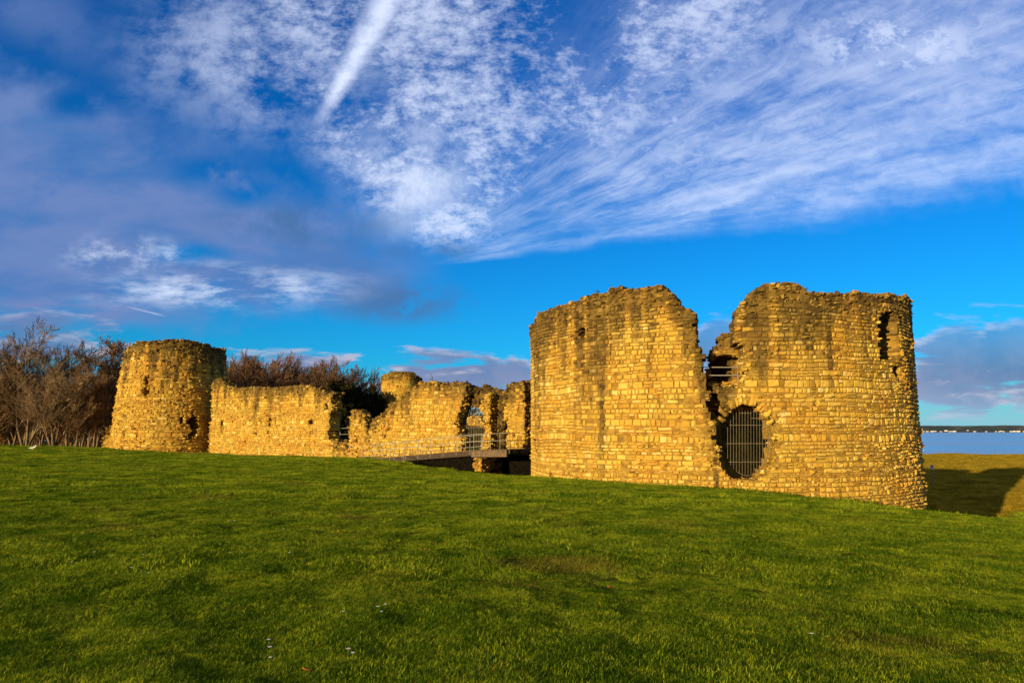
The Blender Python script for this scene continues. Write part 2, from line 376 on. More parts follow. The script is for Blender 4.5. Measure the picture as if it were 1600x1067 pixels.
RUSSET = leaf_mat('russet_leaves', (0.12, 0.046, 0.008), (0.32, 0.125, 0.018), 0.2)
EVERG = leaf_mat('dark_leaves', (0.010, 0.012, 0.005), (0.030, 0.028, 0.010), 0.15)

# ------------------------------------------------------------------ terrain
UPLAND = [(-700, -150), (90, -150), (72, -10), (50, 9), (34, 21), (24.6, 30.0), (22.6, 35.2), (23.5, 46), (36, 75), (48, 105), (30, 150), (0, 200), (-100, 300), (-700, 300)]
CTRL = np.array([
 (0, 0, -1.65), (-20, 3, -1.45), (20, 3, -2.3), (0, -30, -1.3), (-40, -20, -1.2), (45, -20, -3.0), (30, 8, -3.6),
 (0, 15, -1.98), (-12, 15, -1.75), (10, 15, -2.25), (-30, 40, -1.72), (-8, 38, -2.25), (20, 15, -3.0), (16, 24, -2.95),
 *[tuple(at(*p)) for p in [(0, 697, 70), (200, 703, 79), (330, 709.5, 80), (520, 715, 66), (592, 718, 57), (640, 725, 50), (740, 738, 46), (830, 746, 41.5),
   (1000, 757, 32.6), (1130, 767, 31.2), (1300, 785, 32.0), (1400, 797, 33.2), (1443, 805, 35.5), (1596, 838, 30.6)]],
 (34, 21, -5.6), (-90, 60, -1.5), (-60, 100, -2.3), (0, 110, -2.4), (25, 60, -3.0), (-150, 20, -1.0), (-150, 200, -4.0), (0, 200, -4.0)])
def _tps_fit(c):
    n = len(c); d = np.hypot(c[:, None, 0] - c[None, :, 0], c[:, None, 1] - c[None, :, 1])
    K = np.where(d > 0, d * d * np.log(np.maximum(d, 1e-9)), 0) + np.eye(n) * 8.0
    Pm = np.c_[np.ones(n), c[:, :2]]
    A = np.zeros((n + 3, n + 3)); A[:n, :n] = K; A[:n, n:] = Pm; A[n:, :n] = Pm.T
    return np.linalg.solve(A, np.r_[c[:, 2], 0, 0, 0])
TW = _tps_fit(CTRL)
WA = np.array([-36.4, 82.0]); WD = np.array([0.78, -0.626]); WD /= np.linalg.norm(WD); WN = np.array([WD[1], -WD[0]])  # curtain wall line, normal towards camera
if WN[1] > 0: WN = -WN
RIDGE = np.array([tuple(at(*p)[:2]) for p in [(575, 718, 59), (610, 721, 54), (640, 725, 50), (740, 738, 46), (830, 746, 41.6)]] + [(4.5, 37.0)])
def height(x, y):
    x = np.asarray(x, float); y = np.asarray(y, float)
    xc = np.clip(x, -160, 60); yc = np.clip(y, -40, 210)
    z = TW[-3] + TW[-2] * xc + TW[-1] * yc
    for w, (cx, cy, _) in zip(TW[:-3], CTRL):
        d2 = (xc - cx) ** 2 + (yc - cy) ** 2
        z = z + w * 0.5 * d2 * np.log(np.maximum(d2, 1e-12))
    z = np.clip(z, -6.5, -0.6)
    # moat between the lawn ridge and the curtain wall
    ry = np.interp(x, RIDGE[:, 0], RIDGE[:, 1])
    wd = (x - WA[0]) * WN[0] + (y - WA[1]) * WN[1]           # distance in front of the wall
    moat = sstep(y - ry, 0.0, 3.2) * sstep(x, RIDGE[0, 0] + 0.5, RIDGE[0, 0] + 7.0) * sstep(x, 14, 9) * sstep(wd, -3.0, -1.0)
    z = z - 3.2 * moat
    # edge of the castle platform down to the salt marsh
    dmin = np.full(x.shape, 1e9); n = len(UPLAND)
    for i in range(n):
        ax, ay = UPLAND[i]; bx, by = UPLAND[(i + 1) % n]; ex, ey = bx - ax, by - ay
        t = np.clip(((x - ax) * ex + (y - ay) * ey) / (ex * ex + ey * ey), 0, 1)
        dmin = np.minimum(dmin, np.hypot(x - ax - t * ex, y - ay - t * ey))
    s = np.where(inpoly(x, y, UPLAND), -dmin, dmin)
    near = np.hypot(x, y)
    marsh = -7.25 + 1.0 * (fbm(x / 13, y / 13, 5, 5) - 0.5) + 0.35 * (fbm(x / 2.5, y / 2.5, 6, 2) - 0.5) * sstep(y, 260, 160) + 0.5 * sstep(y, 170, 200) * (fbm(x / 20, y / 20, 9) )
    k = sstep(s, -1.5, 8.0)
    z = z * (1 - k) + marsh * k
    # ditch along the foot of the platform
    z = z - 0.7 * np.exp(-((s - 12) / 5.0) ** 2) * (s > 0) * sstep(x, 15, 22)
    sh = y + 0.06 * x + 8 * (fbm(x / 40, y / 40, 3) - 0.5)
    z = np.where(x > 20, z - 5.5 * sstep(sh, 214, 232), z - 5.5 * sstep(sh, 330, 420))
    z = z + (0.045 * (fbm(x / 2.6, y / 2.6, 11, 3) - 0.5) + 0.06 * (fbm(x / 0.5, y / 0.5, 12, 2) - 0.5)) * sstep(near, 300, 120)
    return z
def ground_hit(px, py, tmax=400):
    d = ray(px, py); t = np.linspace(3, tmax, 8000); p = d[None] * t[:, None]
    below = p[:, 2] < height(p[:, 0], p[:, 1])
    i = np.argmax(below); return p[i] if below.any() else p[-1]

def axis(lo, hi, f0, f1, step, grow=1.12):
    c = list(np.arange(f0, f1 + 1e-6, step)); s = step; v = f1; a = []
    while v < hi: s *= grow; v += s; a.append(v)
    s = step; v = f0; b = []
    while v > lo: s *= grow; v -= s; b.append(v)
    return np.array(b[::-1] + c + a)
def grid_mesh(gx, gy, Z):
    X, Y = np.meshgrid(gx, gy); V = np.stack([X, Y, Z], -1).reshape(-1, 3)
    nx, ny = len(gx), len(gy); i = np.arange(ny - 1)[:, None] * nx + np.arange(nx - 1)[None]
    return V, np.stack([i, i + 1, i + 1 + nx, i + nx], -1).reshape(-1, 4)
gx = axis(-9000, 9000, -52, 36, 0.4, 1.09); gy = axis(-900, 9000, -4, 62, 0.4, 1.06)
X, Y = np.meshgrid(gx, gy); Z = height(X, Y)
m, n, b = mat('lawn_and_marsh')
P = n.new('ShaderNodeNewGeometry').outputs['Position']
sp = n.new('ShaderNodeSeparateXYZ'); n.put(sp.inputs[0], P)
g1, g2, g3 = n.noise(P, 0.35, 5, 0.6), n.noise(P, 2.3, 6, 0.65), n.noise(P, 22.0, 4, 0.7)
lawn = n.mix(n.step(n.add(g1, n.mul(n.sub(g2, 0.5), 0.8)), 0.3, 0.72), (0.045, 0.065, 0.006), (0.115, 0.120, 0.010))
lawn = n.mix(n.mul(n.step(g3, 0.5, 0.2), 0.7), lawn, (0.016, 0.016, 0.005))
worn = n.mul(n.step(g2, 0.58, 0.75), n.step(g1, 0.5, 0.66))
lawn = n.mix(worn, lawn, (0.10, 0.065, 0.018))
_w = ray(835, 912); _w = _w * (-2.15 / _w[2])
wd2 = n.add(n.m('POWER', n.m('DIVIDE', n.sub(sp.outputs[0], float(_w[0]) + 0.5), 1.9), 2.0), n.m('POWER', n.m('DIVIDE', n.sub(sp.outputs[1], float(_w[1])), 0.9), 2.0))
lawn = n.mix(n.mul(n.step(n.add(wd2, n.mul(n.sub(g3, 0.5), 2.0)), 1.0, 0.1), 0.85), lawn, n.mix(n.step(g3, 0.4, 0.65), (0.10, 0.055, 0.016), (0.26, 0.165, 0.05)))
marsh = n.mix(n.step(n.add(g1, n.mul(n.sub(g2, 0.5), 0.7)), 0.25, 0.75), (0.22, 0.15, 0.014), (0.46, 0.285, 0.026))
marsh = n.mix(n.step(n.add(n.sub(sp.outputs[1], n.mul(sp.outputs[0], 0.35)), n.mul(g1, 30.0)), 78.0, 48.0), marsh, n.mix(g2, (0.07, 0.10, 0.010), (0.24, 0.23, 0.02)))
marsh = n.mix(n.mul(n.step(n.noise(P, 0.11, 5, 0.65), 0.48, 0.62), 0.65), marsh, (0.11, 0.115, 0.014))
lowk = n.step(sp.outputs[2], -5.6, -6.6)
n.put(b.inputs['Base Color'], n.mix(lowk, lawn, marsh)); b.inputs['Roughness'].default_value = 1.0; b.inputs['Specular IOR Level'].default_value = 0.0
bump(n, b, n.add(n.mul(g2, 1.0), n.mul(g3, 0.5)), 1.0, 0.12)
GROUND = m
V, Q = grid_mesh(gx, gy, Z)
tag(mesh_from('ground', V, Q, m, smooth=True), kind='structure')

# water of the estuary
m, n, b = mat('estuary_water')
P = n.new('ShaderNodeNewGeometry').outputs['Position']; sp = n.new('ShaderNodeSeparateXYZ'); n.put(sp.inputs[0], P)
band = n.noise(n.vec(n.mul(sp.outputs[0], 0.0012), n.mul(sp.outputs[1], 0.006), 0.0), 1.0, 4, 0.6)
n.put(b.inputs['Base Color'], n.mix(n.step(band, 0.4, 0.6), (0.18, 0.44, 0.70), (0.30, 0.48, 0.66)))
n.put(b.inputs['Roughness'], n.step(band, 0.35, 0.65, 0.18, 0.42)); b.inputs['Specular IOR Level'].default_value = 0.5
bump(n, b, n.noise(n.vec(n.mul(sp.outputs[0], 0.4), n.mul(sp.outputs[1], 0.9), 0.0), 1.0, 4), 0.25, 0.1)
gx2 = axis(-9000, 9000, -200, 1500, 100, 1.3); gy2 = axis(150, 12000, 200, 1500, 100, 1.3)
V, Q = grid_mesh(gx2, gy2, np.full((len(gy2), len(gx2)), -8.2))
tag(mesh_from('water', V, Q, m), kind='structure')

# far shore: mud flat, hills, houses
m, n, b = mat('mud_flat'); n.put(b.inputs['Base Color'], (0.16, 0.085, 0.05, 1)); b.inputs['Roughness'].default_value = 0.9
mx = np.linspace(-1000, 6500, 120); my = np.linspace(4150, 4800, 8); MX, MY = np.meshgrid(mx, my)
V, Q = grid_mesh(mx, my, -8.6 + 3.4 * sstep(MY + 160 * (fbm(MX / 400, MY / 900, 4) - 0.5), 4200, 4700))
tag(mesh_from('mud_flat', V, Q, m, smooth=True), kind='structure')
m, n, b = mat('far_fields')
P = n.new('ShaderNodeNewGeometry').outputs['Position']
vo = n.new('ShaderNodeTexVoronoi'); n.put(vo.inputs['Vector'], P); vo.inputs['Scale'].default_value = 0.006
hs = n.noise(P, 0.02, 5, 0.7)
c = n.ramp(vo.outputs['Color'], [(0.2, (0.04, 0.055, 0.024)), (0.5, (0.10, 0.11, 0.04)), (0.8, (0.15, 0.12, 0.06))])
n.put(b.inputs['Base Color'], n.mix(n.step(hs, 0.40, 0.58), (0.022, 0.026, 0.022), c)); b.inputs['Roughness'].default_value = 1
def hill_h(x, y):
    t = sstep(y, 4750, 5600)
    return -5.4 + t * (44 + 40 * (fbm(x / 900, y / 900, 2, 4) - 0.4)) + 9 * t * (fbm(x / 60, y / 60, 8, 3) - 0.5)
hx = np.linspace(-1500, 7500, 500); hy = np.linspace(4740, 6200, 36); HX, HY = np.meshgrid(hx, hy)
V, Q = grid_mesh(hx, hy, hill_h(HX, HY))
tag(mesh_from('hills', V, Q, m, smooth=True), kind='structure')

# ------------------------------------------------------------------ masonry
class Flat:
    def __init__(s, A, D, N): s.A, s.D, s.N = np.array(A), np.array(D), np.array(N)
    def S(s, u, z, d):
        return np.stack([s.A[0] + s.D[0] * u + s.N[0] * d, s.A[1] + s.D[1] * u + s.N[1] * d, z + 0 * u], -1)
    def hit(s, px, py):
        r = ray(px, py); M = np.array([[r[0], -s.D[0]], [r[1], -s.D[1]]]); t, u = np.linalg.solve(M, s.A); return u, r[2] * t
    def back(s, k): return Flat(s.A - s.N * k, s.D, s.N)
class Round:
    def __init__(s, az, dist, R):
        a = rad(az); s.C = np.array([math.sin(a) * dist, math.cos(a) * dist]); s.f = -s.C / dist; s.r = np.array([math.cos(a), -math.sin(a)])
        s.R = R if callable(R) else (lambda z, R=R: R + 0 * np.asarray(z)); s.R0 = float(s.R(np.array(0.0))); s.per = 2 * math.pi * s.R0
    def S(s, u, z, d):
        th = u / s.R0; rr = s.R(z) + d
        return np.stack([s.C[0] + rr * (s.f[0] * np.cos(th) + s.r[0] * np.sin(th)), s.C[1] + rr * (s.f[1] * np.cos(th) + s.r[1] * np.sin(th)), z + 0 * th], -1)
    def hit(s, px, py):
        r = ray(px, py); z = 0.0
        for _ in range(6):
            R = float(s.R(np.array(z))); a = r[0] ** 2 + r[1] ** 2; bq = -(r[0] * s.C[0] + r[1] * s.C[1]); c = s.C @ s.C - R * R
            disc = bq * bq - a * c; t = (-bq - math.sqrt(max(disc, 0))) / a; z = r[2] * t
        p = r[:2] * t - s.C; return math.atan2(p @ s.r, p @ s.f) * s.R0, z

CUBE = None
def rock_base():
    global CUBE
    if CUBE is None:
        g = np.array([-1, 0, 1.0]); pts = [(x, y, z) for x in g for y in g for z in g if max(abs(x), abs(y), abs(z)) == 1]
        idx = {p: i for i, p in enumerate(pts)}; Q = []
        for ax in range(3):
            for sgn in (-1, 1):
                for i in (0, 1):
                    for j in (0, 1):
                        q = []
                        for di, dj in ((0, 0), (1, 0), (1, 1), (0, 1)):
                            p = [0, 0, 0]; p[ax] = sgn; p[(ax + 1) % 3] = g[i + di]; p[(ax + 2) % 3] = g[j + dj]; q.append(idx[tuple(p)])
                        Q.append(q if sgn > 0 else q[::-1])
        v = np.array(pts, float); l = np.linalg.norm(v, axis=1, keepdims=True); CUBE = (v * (0.45 + 0.55 / l), np.array(Q))
    return CUBE
def rocks(C, size, g):
    """irregular blocks at C (n,3), size (n,)"""
    v, q = rock_base(); k = len(C)
    A = g.normal(size=(k, 3, 3)); U, _, Vt = np.linalg.svd(A); Rm = U @ Vt
    fl = g.random(k) < 0.8
    Rz = g.uniform(0, 6.28, k); Rk = np.zeros((k, 3, 3)); Rk[:, 0, 0] = np.cos(Rz); Rk[:, 0, 1] = -np.sin(Rz); Rk[:, 1, 0] = np.sin(Rz); Rk[:, 1, 1] = np.cos(Rz); Rk[:, 2, 2] = 1
    Rm = np.where(fl[:, None, None], Rk, Rm)
    sc = size[:, None] * np.stack([g.uniform(0.7, 1.4, k), g.uniform(0.6, 1.1, k), g.uniform(0.3, 0.65, k)], 1)
    L = v[None] * (1 + g.uniform(-0.16, 0.16, (k, len(v), 1))) * sc[:, None, :]
    W_ = np.einsum('kij,knj->kni', Rm, L) + C[:, None, :]
    return W_.reshape(-1, 3), (np.arange(k)[:, None, None] * len(v) + q[None]).reshape(-1, 4), len(v)

def stones_mesh(surf, st, g, bevel=0.028):
    """pillowed blocks: st columns u,z,w,h,p,round,angle"""
    u, z, w, h, p, ro, an = [c[:, None] for c in st.T]
    k = len(st)
    a = np.array([-1, -.999, 0, .999, 1]);
    iu, iz = np.meshgrid(np.arange(5), np.arange(5)); iu = iu.ravel()[None]; iz = iz.ravel()[None]
    bv = np.minimum(bevel * (1 + ro), np.minimum(w, h) * 0.3)
    def coord(i, half):
        c = np.zeros((k, 25)); c = np.where(i == 0, -half, c); c = np.where(i == 1, -half + bv, c); c = np.where(i == 3, half - bv, c); c = np.where(i == 4, half + 0 * c, c); return c
    cu = coord(iu, w / 2); cz = coord(iz, h / 2)
    ring = (iu == 0) | (iu == 4) | (iz == 0) | (iz == 4); corner = ((iu == 1) | (iu == 3)) & ((iz == 1) | (iz == 3))
    rc = ((iu == 0) | (iu == 4)) & ((iz == 0) | (iz == 4))
    cu = np.where(rc, cu * (1 - 0.08 * (1 + ro)), cu); cz = np.where(rc, cz * (1 - 0.10 * (1 + ro)), cz)
    cu = cu + g.uniform(-1, 1, (k, 25)) * 0.010 * (1 + 1.5 * ro); cz = cz + g.uniform(-1, 1, (k, 25)) * 0.010 * (1 + 1.5 * ro)
    # whole-block skew
    cz = cz + cu * g.normal(0, 0.03, (k, 1)) * (1 + ro); cu = cu + cz * g.normal(0, 0.06, (k, 1)) * (1 + ro)
    d = np.where(ring, -0.11, p + g.normal(0, 0.008, (k, 25)) * (1 + 2 * ro) - corner * 0.02 * (1 + 2.0 * ro) + ((iu == 2) & (iz == 2)) * 0.02 * ro)
    d = np.where(ring, d, d + cu * g.normal(0, 0.05, (k, 1)) + cz * g.normal(0, 0.09, (k, 1)))
    ca, sa = np.cos(an), np.sin(an)
    U = u + cu * ca - cz * sa; Z_ = z + cu * sa + cz * ca
    V = surf.S(U, Z_, d).reshape(-1, 3)
    i = np.arange(4)[:, None] * 5 + np.arange(4)[None]; q = np.stack([i, i + 1, i + 6, i + 5], -1).reshape(-1, 4)
    return V, (np.arange(k)[:, None, None] * 25 + q[None]).reshape(-1, 4)

def masonry(name, surf, u0, u1, z0, z1, inside, thick, parent=None, seed=1, course=(0.17, 0.32), width=(0.24, 0.68), rough=None, stain_shade_len=2.0,
            stain_shade_amt=1.0, face=None, wrap=False, ragged=0.18, cell=0.22, top_rubble=0.5, miss=0.012, extra=None, rock_size=0.14, rubble_u=None, keep=None, red=None, tint_mid=0.56, back_cull=None):
    g = np.random.default_rng(seed)
    def ins(u, z):
        du = ragged * 2 * (fbm(u * 1.4, z * 1.4, seed + 40, 3) - 0.5); dz = ragged * 2 * (fbm(u * 1.4 + 50, z * 1.4, seed + 41, 3) - 0.5)
        # broken masonry steps course by course
        zz = z + dz; k = np.floor(zz / 0.3); uu = u + du + ragged * 1.3 * (_h(k, k * 0, seed) - 0.5)
        return inside(uu, zz)
    nu = int(round((u1 - u0) / cell)); nz = int(round((z1 - z0) / cell))
    ue = np.linspace(u0, u1, nu + 1); ze = np.linspace(z0, z1, nz + 1)
    uc = (ue[:-1] + ue[1:]) / 2; zc = (ze[:-1] + ze[1:]) / 2
    UU, ZZ = np.meshgrid(uc, zc, indexing='ij'); I = ins(UU, ZZ)
    topz = np.where(I.any(1), ze[1:][nz - 1 - np.argmax(I[:, ::-1], 1)], z0)
    top = lambda u: np.interp(u, uc, topz)
    rf = rough if rough else (lambda u, z: 0 * u)
    def stain_shade(u, z):
        L = stain_shade_len * (0.2 + 3.8 * fbm(u * 1.05, z * 0.05 + 3.3, seed + 5, 3) ** 2.3)
        s = np.clip(1.05 - (top(u) - z) / L, 0, 1) + 0.5 * (fbm(u * 0.5, z * 0.35, seed + 6, 4) - 0.55)
        return np.clip(s * stain_shade_amt, 0, 1)
    parts = []; tint = []; sta = []; mor = []; rd = []
    # ---- core
    vi = np.arange((nu + 1) * (nz + 1)).reshape(nu + 1, nz + 1); off = vi.size
    GU, GZ = np.meshgrid(ue, ze, indexing='ij')
    ju = (_h(vi % 9973, vi // 7, seed + 1) - 0.5) * cell * 0.55; jz = (_h(vi % 9901, vi // 5, seed + 2) - 0.5) * cell * 0.55
    if wrap: ju[0] = ju[-1] = 0
    fd = -0.055 + (fbm(GU * 2.3, GZ * 2.3, seed + 3, 3) - 0.5) * 0.06
    Vf = surf.S(GU + ju, GZ + jz, fd).reshape(-1, 3); Vb = surf.S(GU + ju, GZ + jz, -thick + fd * 2).reshape(-1, 3)
    Vc = np.concatenate([Vf, Vb])
    a, b_, c, d = vi[:-1, :-1], vi[1:, :-1], vi[1:, 1:], vi[:-1, 1:]
    quads = [np.stack([a[I], b_[I], c[I], d[I]], 1), off + np.stack([a[I], d[I], c[I], b_[I]], 1)]
    Ip = np.pad(I, 1)
    bounds = []
    for (dx, dz, s, e) in ((-1, 0, a, d), (1, 0, c, b_), (0, -1, b_, a), (0, 1, d, c)):
        nb = Ip[1 + dx:1 + dx + nu, 1 + dz:1 + dz + nz]
        if wrap and dx: nb = np.roll(I, -dx, 0)
        M = I & ~nb; quads.append(np.stack([s[M], e[M], e[M] + off, s[M] + off], 1)); bounds.append((M, dx, dz))
    Qc = np.concatenate(quads); used, inv = np.unique(Qc, return_inverse=True)
    parts.append((Vc[used], inv.reshape(-1, 4)))
    fu = np.concatenate([GU.ravel(), GU.ravel()])[used]; fz = np.concatenate([GZ.ravel(), GZ.ravel()])[used]
    isb = used >= off
    tint.append(0.30 + 0.5 * g.random(len(used))); sta.append(np.maximum(stain_shade(fu, fz), isb * 0.35)); mor.append(np.where(isb, 0.3, 0.9)); rd.append(np.zeros(len(used)))
    # ---- facing stones
    st = []; z = z0 + 0.05
    fu0, fu1 = face if face else (u0, u1)
    while z < z1:
        h = g.uniform(*course) * (1.45 if g.random() < 0.15 else 1.0) * (0.62 if g.random() < 0.2 else 1.0); wk = g.uniform(0.7, 1.35); u = fu0 - g.uniform(0, 0.5)
        while u < fu1:
            w = g.uniform(*width) if g.random() > 0.25 else g.uniform(width[0] * 0.6, width[0] * 1.3)
            w = max(w * wk, h * 0.7)
            if g.random() < 0.2 and h > 0.2:
                k = g.uniform(0.4, 0.6); st.append((u + w / 2, z + h * k / 2, w, h * k)); st.append((u + w / 2, z + h * (1 + k) / 2, w, h * (1 - k)))
            else: st.append((u + w / 2, z + h / 2, w, h))
            u += w
        z += h
    st = np.array(st)
    st[:, 1] += 0.26 * (fbm(st[:, 0] * 0.35, st[:, 1] * 0.5, seed + 77, 2) - 0.5)
    ok = ins(st[:, 0], st[:, 1]) & ins(st[:, 0] - st[:, 2] * 0.3, st[:, 1]) & ins(st[:, 0] + st[:, 2] * 0.3, st[:, 1])
    ok &= g.random(len(st)) > miss
    rg = rf(st[:, 0], st[:, 1]); tr = np.clip(1 - (top(st[:, 0]) - st[:, 1]) / (top_rubble * (0.5 + fbm(st[:, 0] * 0.7, 0 * st[:, 0], seed + 9, 3))), 0, 1) if top_rubble else 0
    rg = np.clip(rg + tr, 0, 1)
    drop = g.random(len(st)) < 0.22 * rg
    if keep is not None: ok &= keep(st[:, 0], st[:, 1])
    st = st[ok]; rg = rg[ok]; drop = drop[ok]; k = len(st)
    gap = g.uniform(0.006, 0.024, (k, 2))
    S_ = np.c_[st[:, 0], st[:, 1], st[:, 2] - gap[:, 0], st[:, 3] - gap[:, 1], g.normal(0.0, 0.014, k) + rg * g.normal(-0.01, 0.045, k) - 0.06 * drop, rg, g.normal(0, 0.02, k) * (1 + 5 * rg)]
    if extra is not None and len(extra): S_ = np.concatenate([S_, extra]); rg = np.r_[rg, np.zeros(len(extra))]
    parts.append(stones_mesh(surf, S_, g))
    tn = np.clip(g.normal(tint_mid, 0.17, len(S_)), 0.0, 1); sn = np.clip(stain_shade(S_[:, 0], S_[:, 1]) + g.normal(0, 0.12, len(S_)) + 0.12 * rg, 0, 1)
    rr = red(S_[:, 0], S_[:, 1]).astype(float) * (g.random(len(S_)) < 0.75) if red is not None else np.zeros(len(S_))
    tint.append(np.repeat(tn, 25)); sta.append(np.repeat(sn, 25)); mor.append(np.zeros(25 * len(S_))); rd.append(np.repeat(rr, 25))
    # ---- rubble on broken edges and wall tops
    cs = []
    for M, dx, dz in bounds:
        if dz < 0: 
            continue
        iu, iz = np.nonzero(M)
        if rubble_u is not None:
            q = (uc[iu] > rubble_u[0]) & (uc[iu] < rubble_u[1]); iu, iz = iu[q], iz[q]
        rep = int(max(3, thick * (3.4 if dx else 2.4)))
        iu = np.repeat(iu, rep); iz = np.repeat(iz, rep); kk = len(iu)
        dd = -g.random(kk) ** 1.5 * thick
        uu = uc[iu] + dx * cell * 0.05 + g.uniform(-0.5, 0.5, kk) * cell - dx * 0.02; zz = zc[iz] + dz * cell * 0.25 + g.uniform(-0.5, 0.5, kk) * cell - dz * 0.03
        cs.append(np.stack([uu, zz, dd], 1))
    # rubble core showing where the facing has gone
    ri = np.nonzero(rf(UU, ZZ) * I > 0.2)
    if len(ri[0]):
        pick = g.random(len(ri[0])) < 0.55 * rf(UU, ZZ)[ri]
        uu = uc[ri[0][pick]]; zz = zc[ri[1][pick]]; kk = len(uu)
        if face: 
            q = (uu > face[0]) & (uu < face[1]); uu, zz = uu[q], zz[q]; kk = len(uu)
        cs.append(np.stack([uu + g.uniform(-.1, .1, kk), zz + g.uniform(-.1, .1, kk), g.uniform(-0.12, 0.02, kk)], 1))
    if cs:
        cs = np.concatenate(cs); Cn = surf.S(cs[:, 0], cs[:, 1], cs[:, 2]); sz = g.uniform(0.5, 1.15, len(cs)) * rock_size
        V, Q, per = rocks(Cn, sz, g); parts.append((V, Q))
        tn = np.clip(g.normal(tint_mid - 0.1, 0.22, len(cs)), 0, 1); sn = np.clip(stain_shade(cs[:, 0], cs[:, 1]) * 0.9 + g.normal(0, .12, len(cs)), 0, 1)
        tint.append(np.repeat(tn, per)); sta.append(np.repeat(sn, per)); mor.append(np.zeros(per * len(cs))); rd.append(np.zeros(per * len(cs)))
    V, Q = merge(parts)
    return mesh_from(name, V, Q, STONE, parent, dict(tint=np.concatenate(tint), stain_shade=np.concatenate(sta), mortar=np.concatenate(mor), red=np.concatenate(rd)))

def upoly(surf, pts): return [surf.hit(*p) for p in pts]

# ------------------------------------------------------------------ the great round tower
GT = Round(16.13, 43.8, 11.0)
prof_px = [(834, 503), (846, 488), (870, 478), (900, 468), (950, 453), (1000, 449), (1036, 447), (1045, 455), (1054, 468), (1064, 478), (1079, 484)]
prof_px2 = [(1151, 482), (1165, 474), (1178, 460), (1190, 448), (1215, 441), (1245, 444), (1262, 452), (1300, 456), (1330, 461), (1348, 458), (1385, 460), (1412, 464), (1424, 470)]
tp = np.array(upoly(GT, prof_px + prof_px2)); per = GT.per
bp = np.array([(-per / 2, 2.2), (-23.0, 3.0), (-20, 6.3)]); ap = np.array([(19.5, 7.0), (23, 6.0), (27, 3.0), (per / 2, 2.2)])
TP = np.concatenate([bp, tp, ap])
gap_poly = upoly(GT, [(1079, 400), (1079, 484), (1084, 494), (1081, 508), (1085, 522), (1090, 534), (1090, 546), (1098, 556), (1097, 570), (1100, 585), (1103, 600), (1130, 604), (1160, 603), (1163, 585), (1162, 560), (1158, 540), (1151, 520), (1148, 505), (1151, 482), (1152, 400)])
gate_poly = upoly(GT, [(1131, 738), (1128, 700), (1128, 675), (1133, 655), (1145, 637), (1160, 629), (1180, 630), (1198, 641), (1211, 660), (1218, 690), (1217, 716), (1208, 735), (1190, 748), (1164, 754), (1143, 749)])
crack_a = upoly(GT, [(1103, 600), (1119, 602), (1124, 622), (1136, 636), (1138, 658), (1131, 676), (1115, 664), (1107, 642), (1109, 622)])
crack_b = upoly(GT, [(1115, 664), (1132, 676), (1131, 715), (1130, 738), (1124, 735), (1123, 700), (1115, 690)])
win_poly = upoly(GT, [(1381, 488), (1395, 487), (1404, 508), (1406, 530), (1408, 554), (1397, 573), (1390, 563), (1376, 563), (1374, 545), (1376, 530), (1370, 517), (1374, 500)])
win_b = upoly(GT, [(1395, 574), (1408, 572), (1412, 597), (1399, 595)])
slot_poly = upoly(GT, [(901, 511), (914, 511), (914, 526), (901, 526)])
top_fn = lambda u: np.interp(u, TP[:, 0], TP[:, 1])
def gt_inside(u, z):
    r = z < top_fn(u)
    for p in (gap_poly, gate_poly, crack_a, crack_b, win_poly, win_b, slot_poly): r &= ~inpoly(u, z, p)
    return r
gcu, gcz = GT.hit(1167, 688); ru = abs(GT.hit(1206, 688)[0] - GT.hit(1128, 688)[0]) / 2; rz = 1.62
red_u = GT.hit(1202, 690)[0], GT.hit(1219, 690)[0]; red_z = GT.hit(1210, 705)[1], GT.hit(1210, 660)[1]
lowright = GT.hit(1235, 720)
def gt_rough(u, z):
    band = sstep(top_fn(u) - z, 1.5, 0.5) * sstep(fbm(u * 0.6, z * 0.8, 91, 3), 0.30, 0.5)
    breach = np.exp(-((u - GT.hit(1118, 650)[0]) / 1.0) ** 2) * sstep(z, -3, -1) * sstep(z, 5.8, 3) * 0.8
    edge = np.exp(-((u - GT.hit(1090, 540)[0]) / 0.6) ** 2) * sstep(z, 1.0, 2.5) * 0.7
    cob = 0.22 * sstep(u, lowright[0] + 1, lowright[0] + 6) * sstep(z, 0.8, -1.5) + 0.08 * sstep(u, lowright[0], lowright[0] + 4)
    pit = 0.55 * sstep(fbm(u * 0.7, z * 1.4, 55, 3), 0.60, 0.72)
    return np.clip(np.maximum.reduce([band, breach, edge, cob, pit]), 0, 1)
vous = []
for k in range(13):
    a_ = rad(28 + k * 9.6 + (k * 37 % 5)); rr_u, rr_z = ru + 0.22 + 0.05 * (k * 7 % 3 - 1), rz + 0.22 + 0.06 * (k * 5 % 3 - 1)
    vous.append((gcu + rr_u * math.cos(a_), gcz + rr_z * math.sin(a_), 0.19 + 0.03 * (k * 3 % 4), 0.36 + 0.07 * (k % 3), -0.02 + 0.03 * (k % 2), 0.8, a_ - math.pi / 2))
vous = np.array(vous)
def gt_keep(u, z):
    e = np.hypot((u - gcu) / (ru + 0.40), (z - gcz) / (rz + 0.40)); return ~((e < 1.0) & (z > gcz + 0.4))
great = empty('round_tower', (GT.C[0], GT.C[1], -4))
def adopt(o, root):
    o.parent = root; o.matrix_parent_inverse.identity(); o.location = -Vector(root.location); return o
tag(great, 'large ruined round keep of golden stone with a split front and barred oval doorway', 'castle tower')
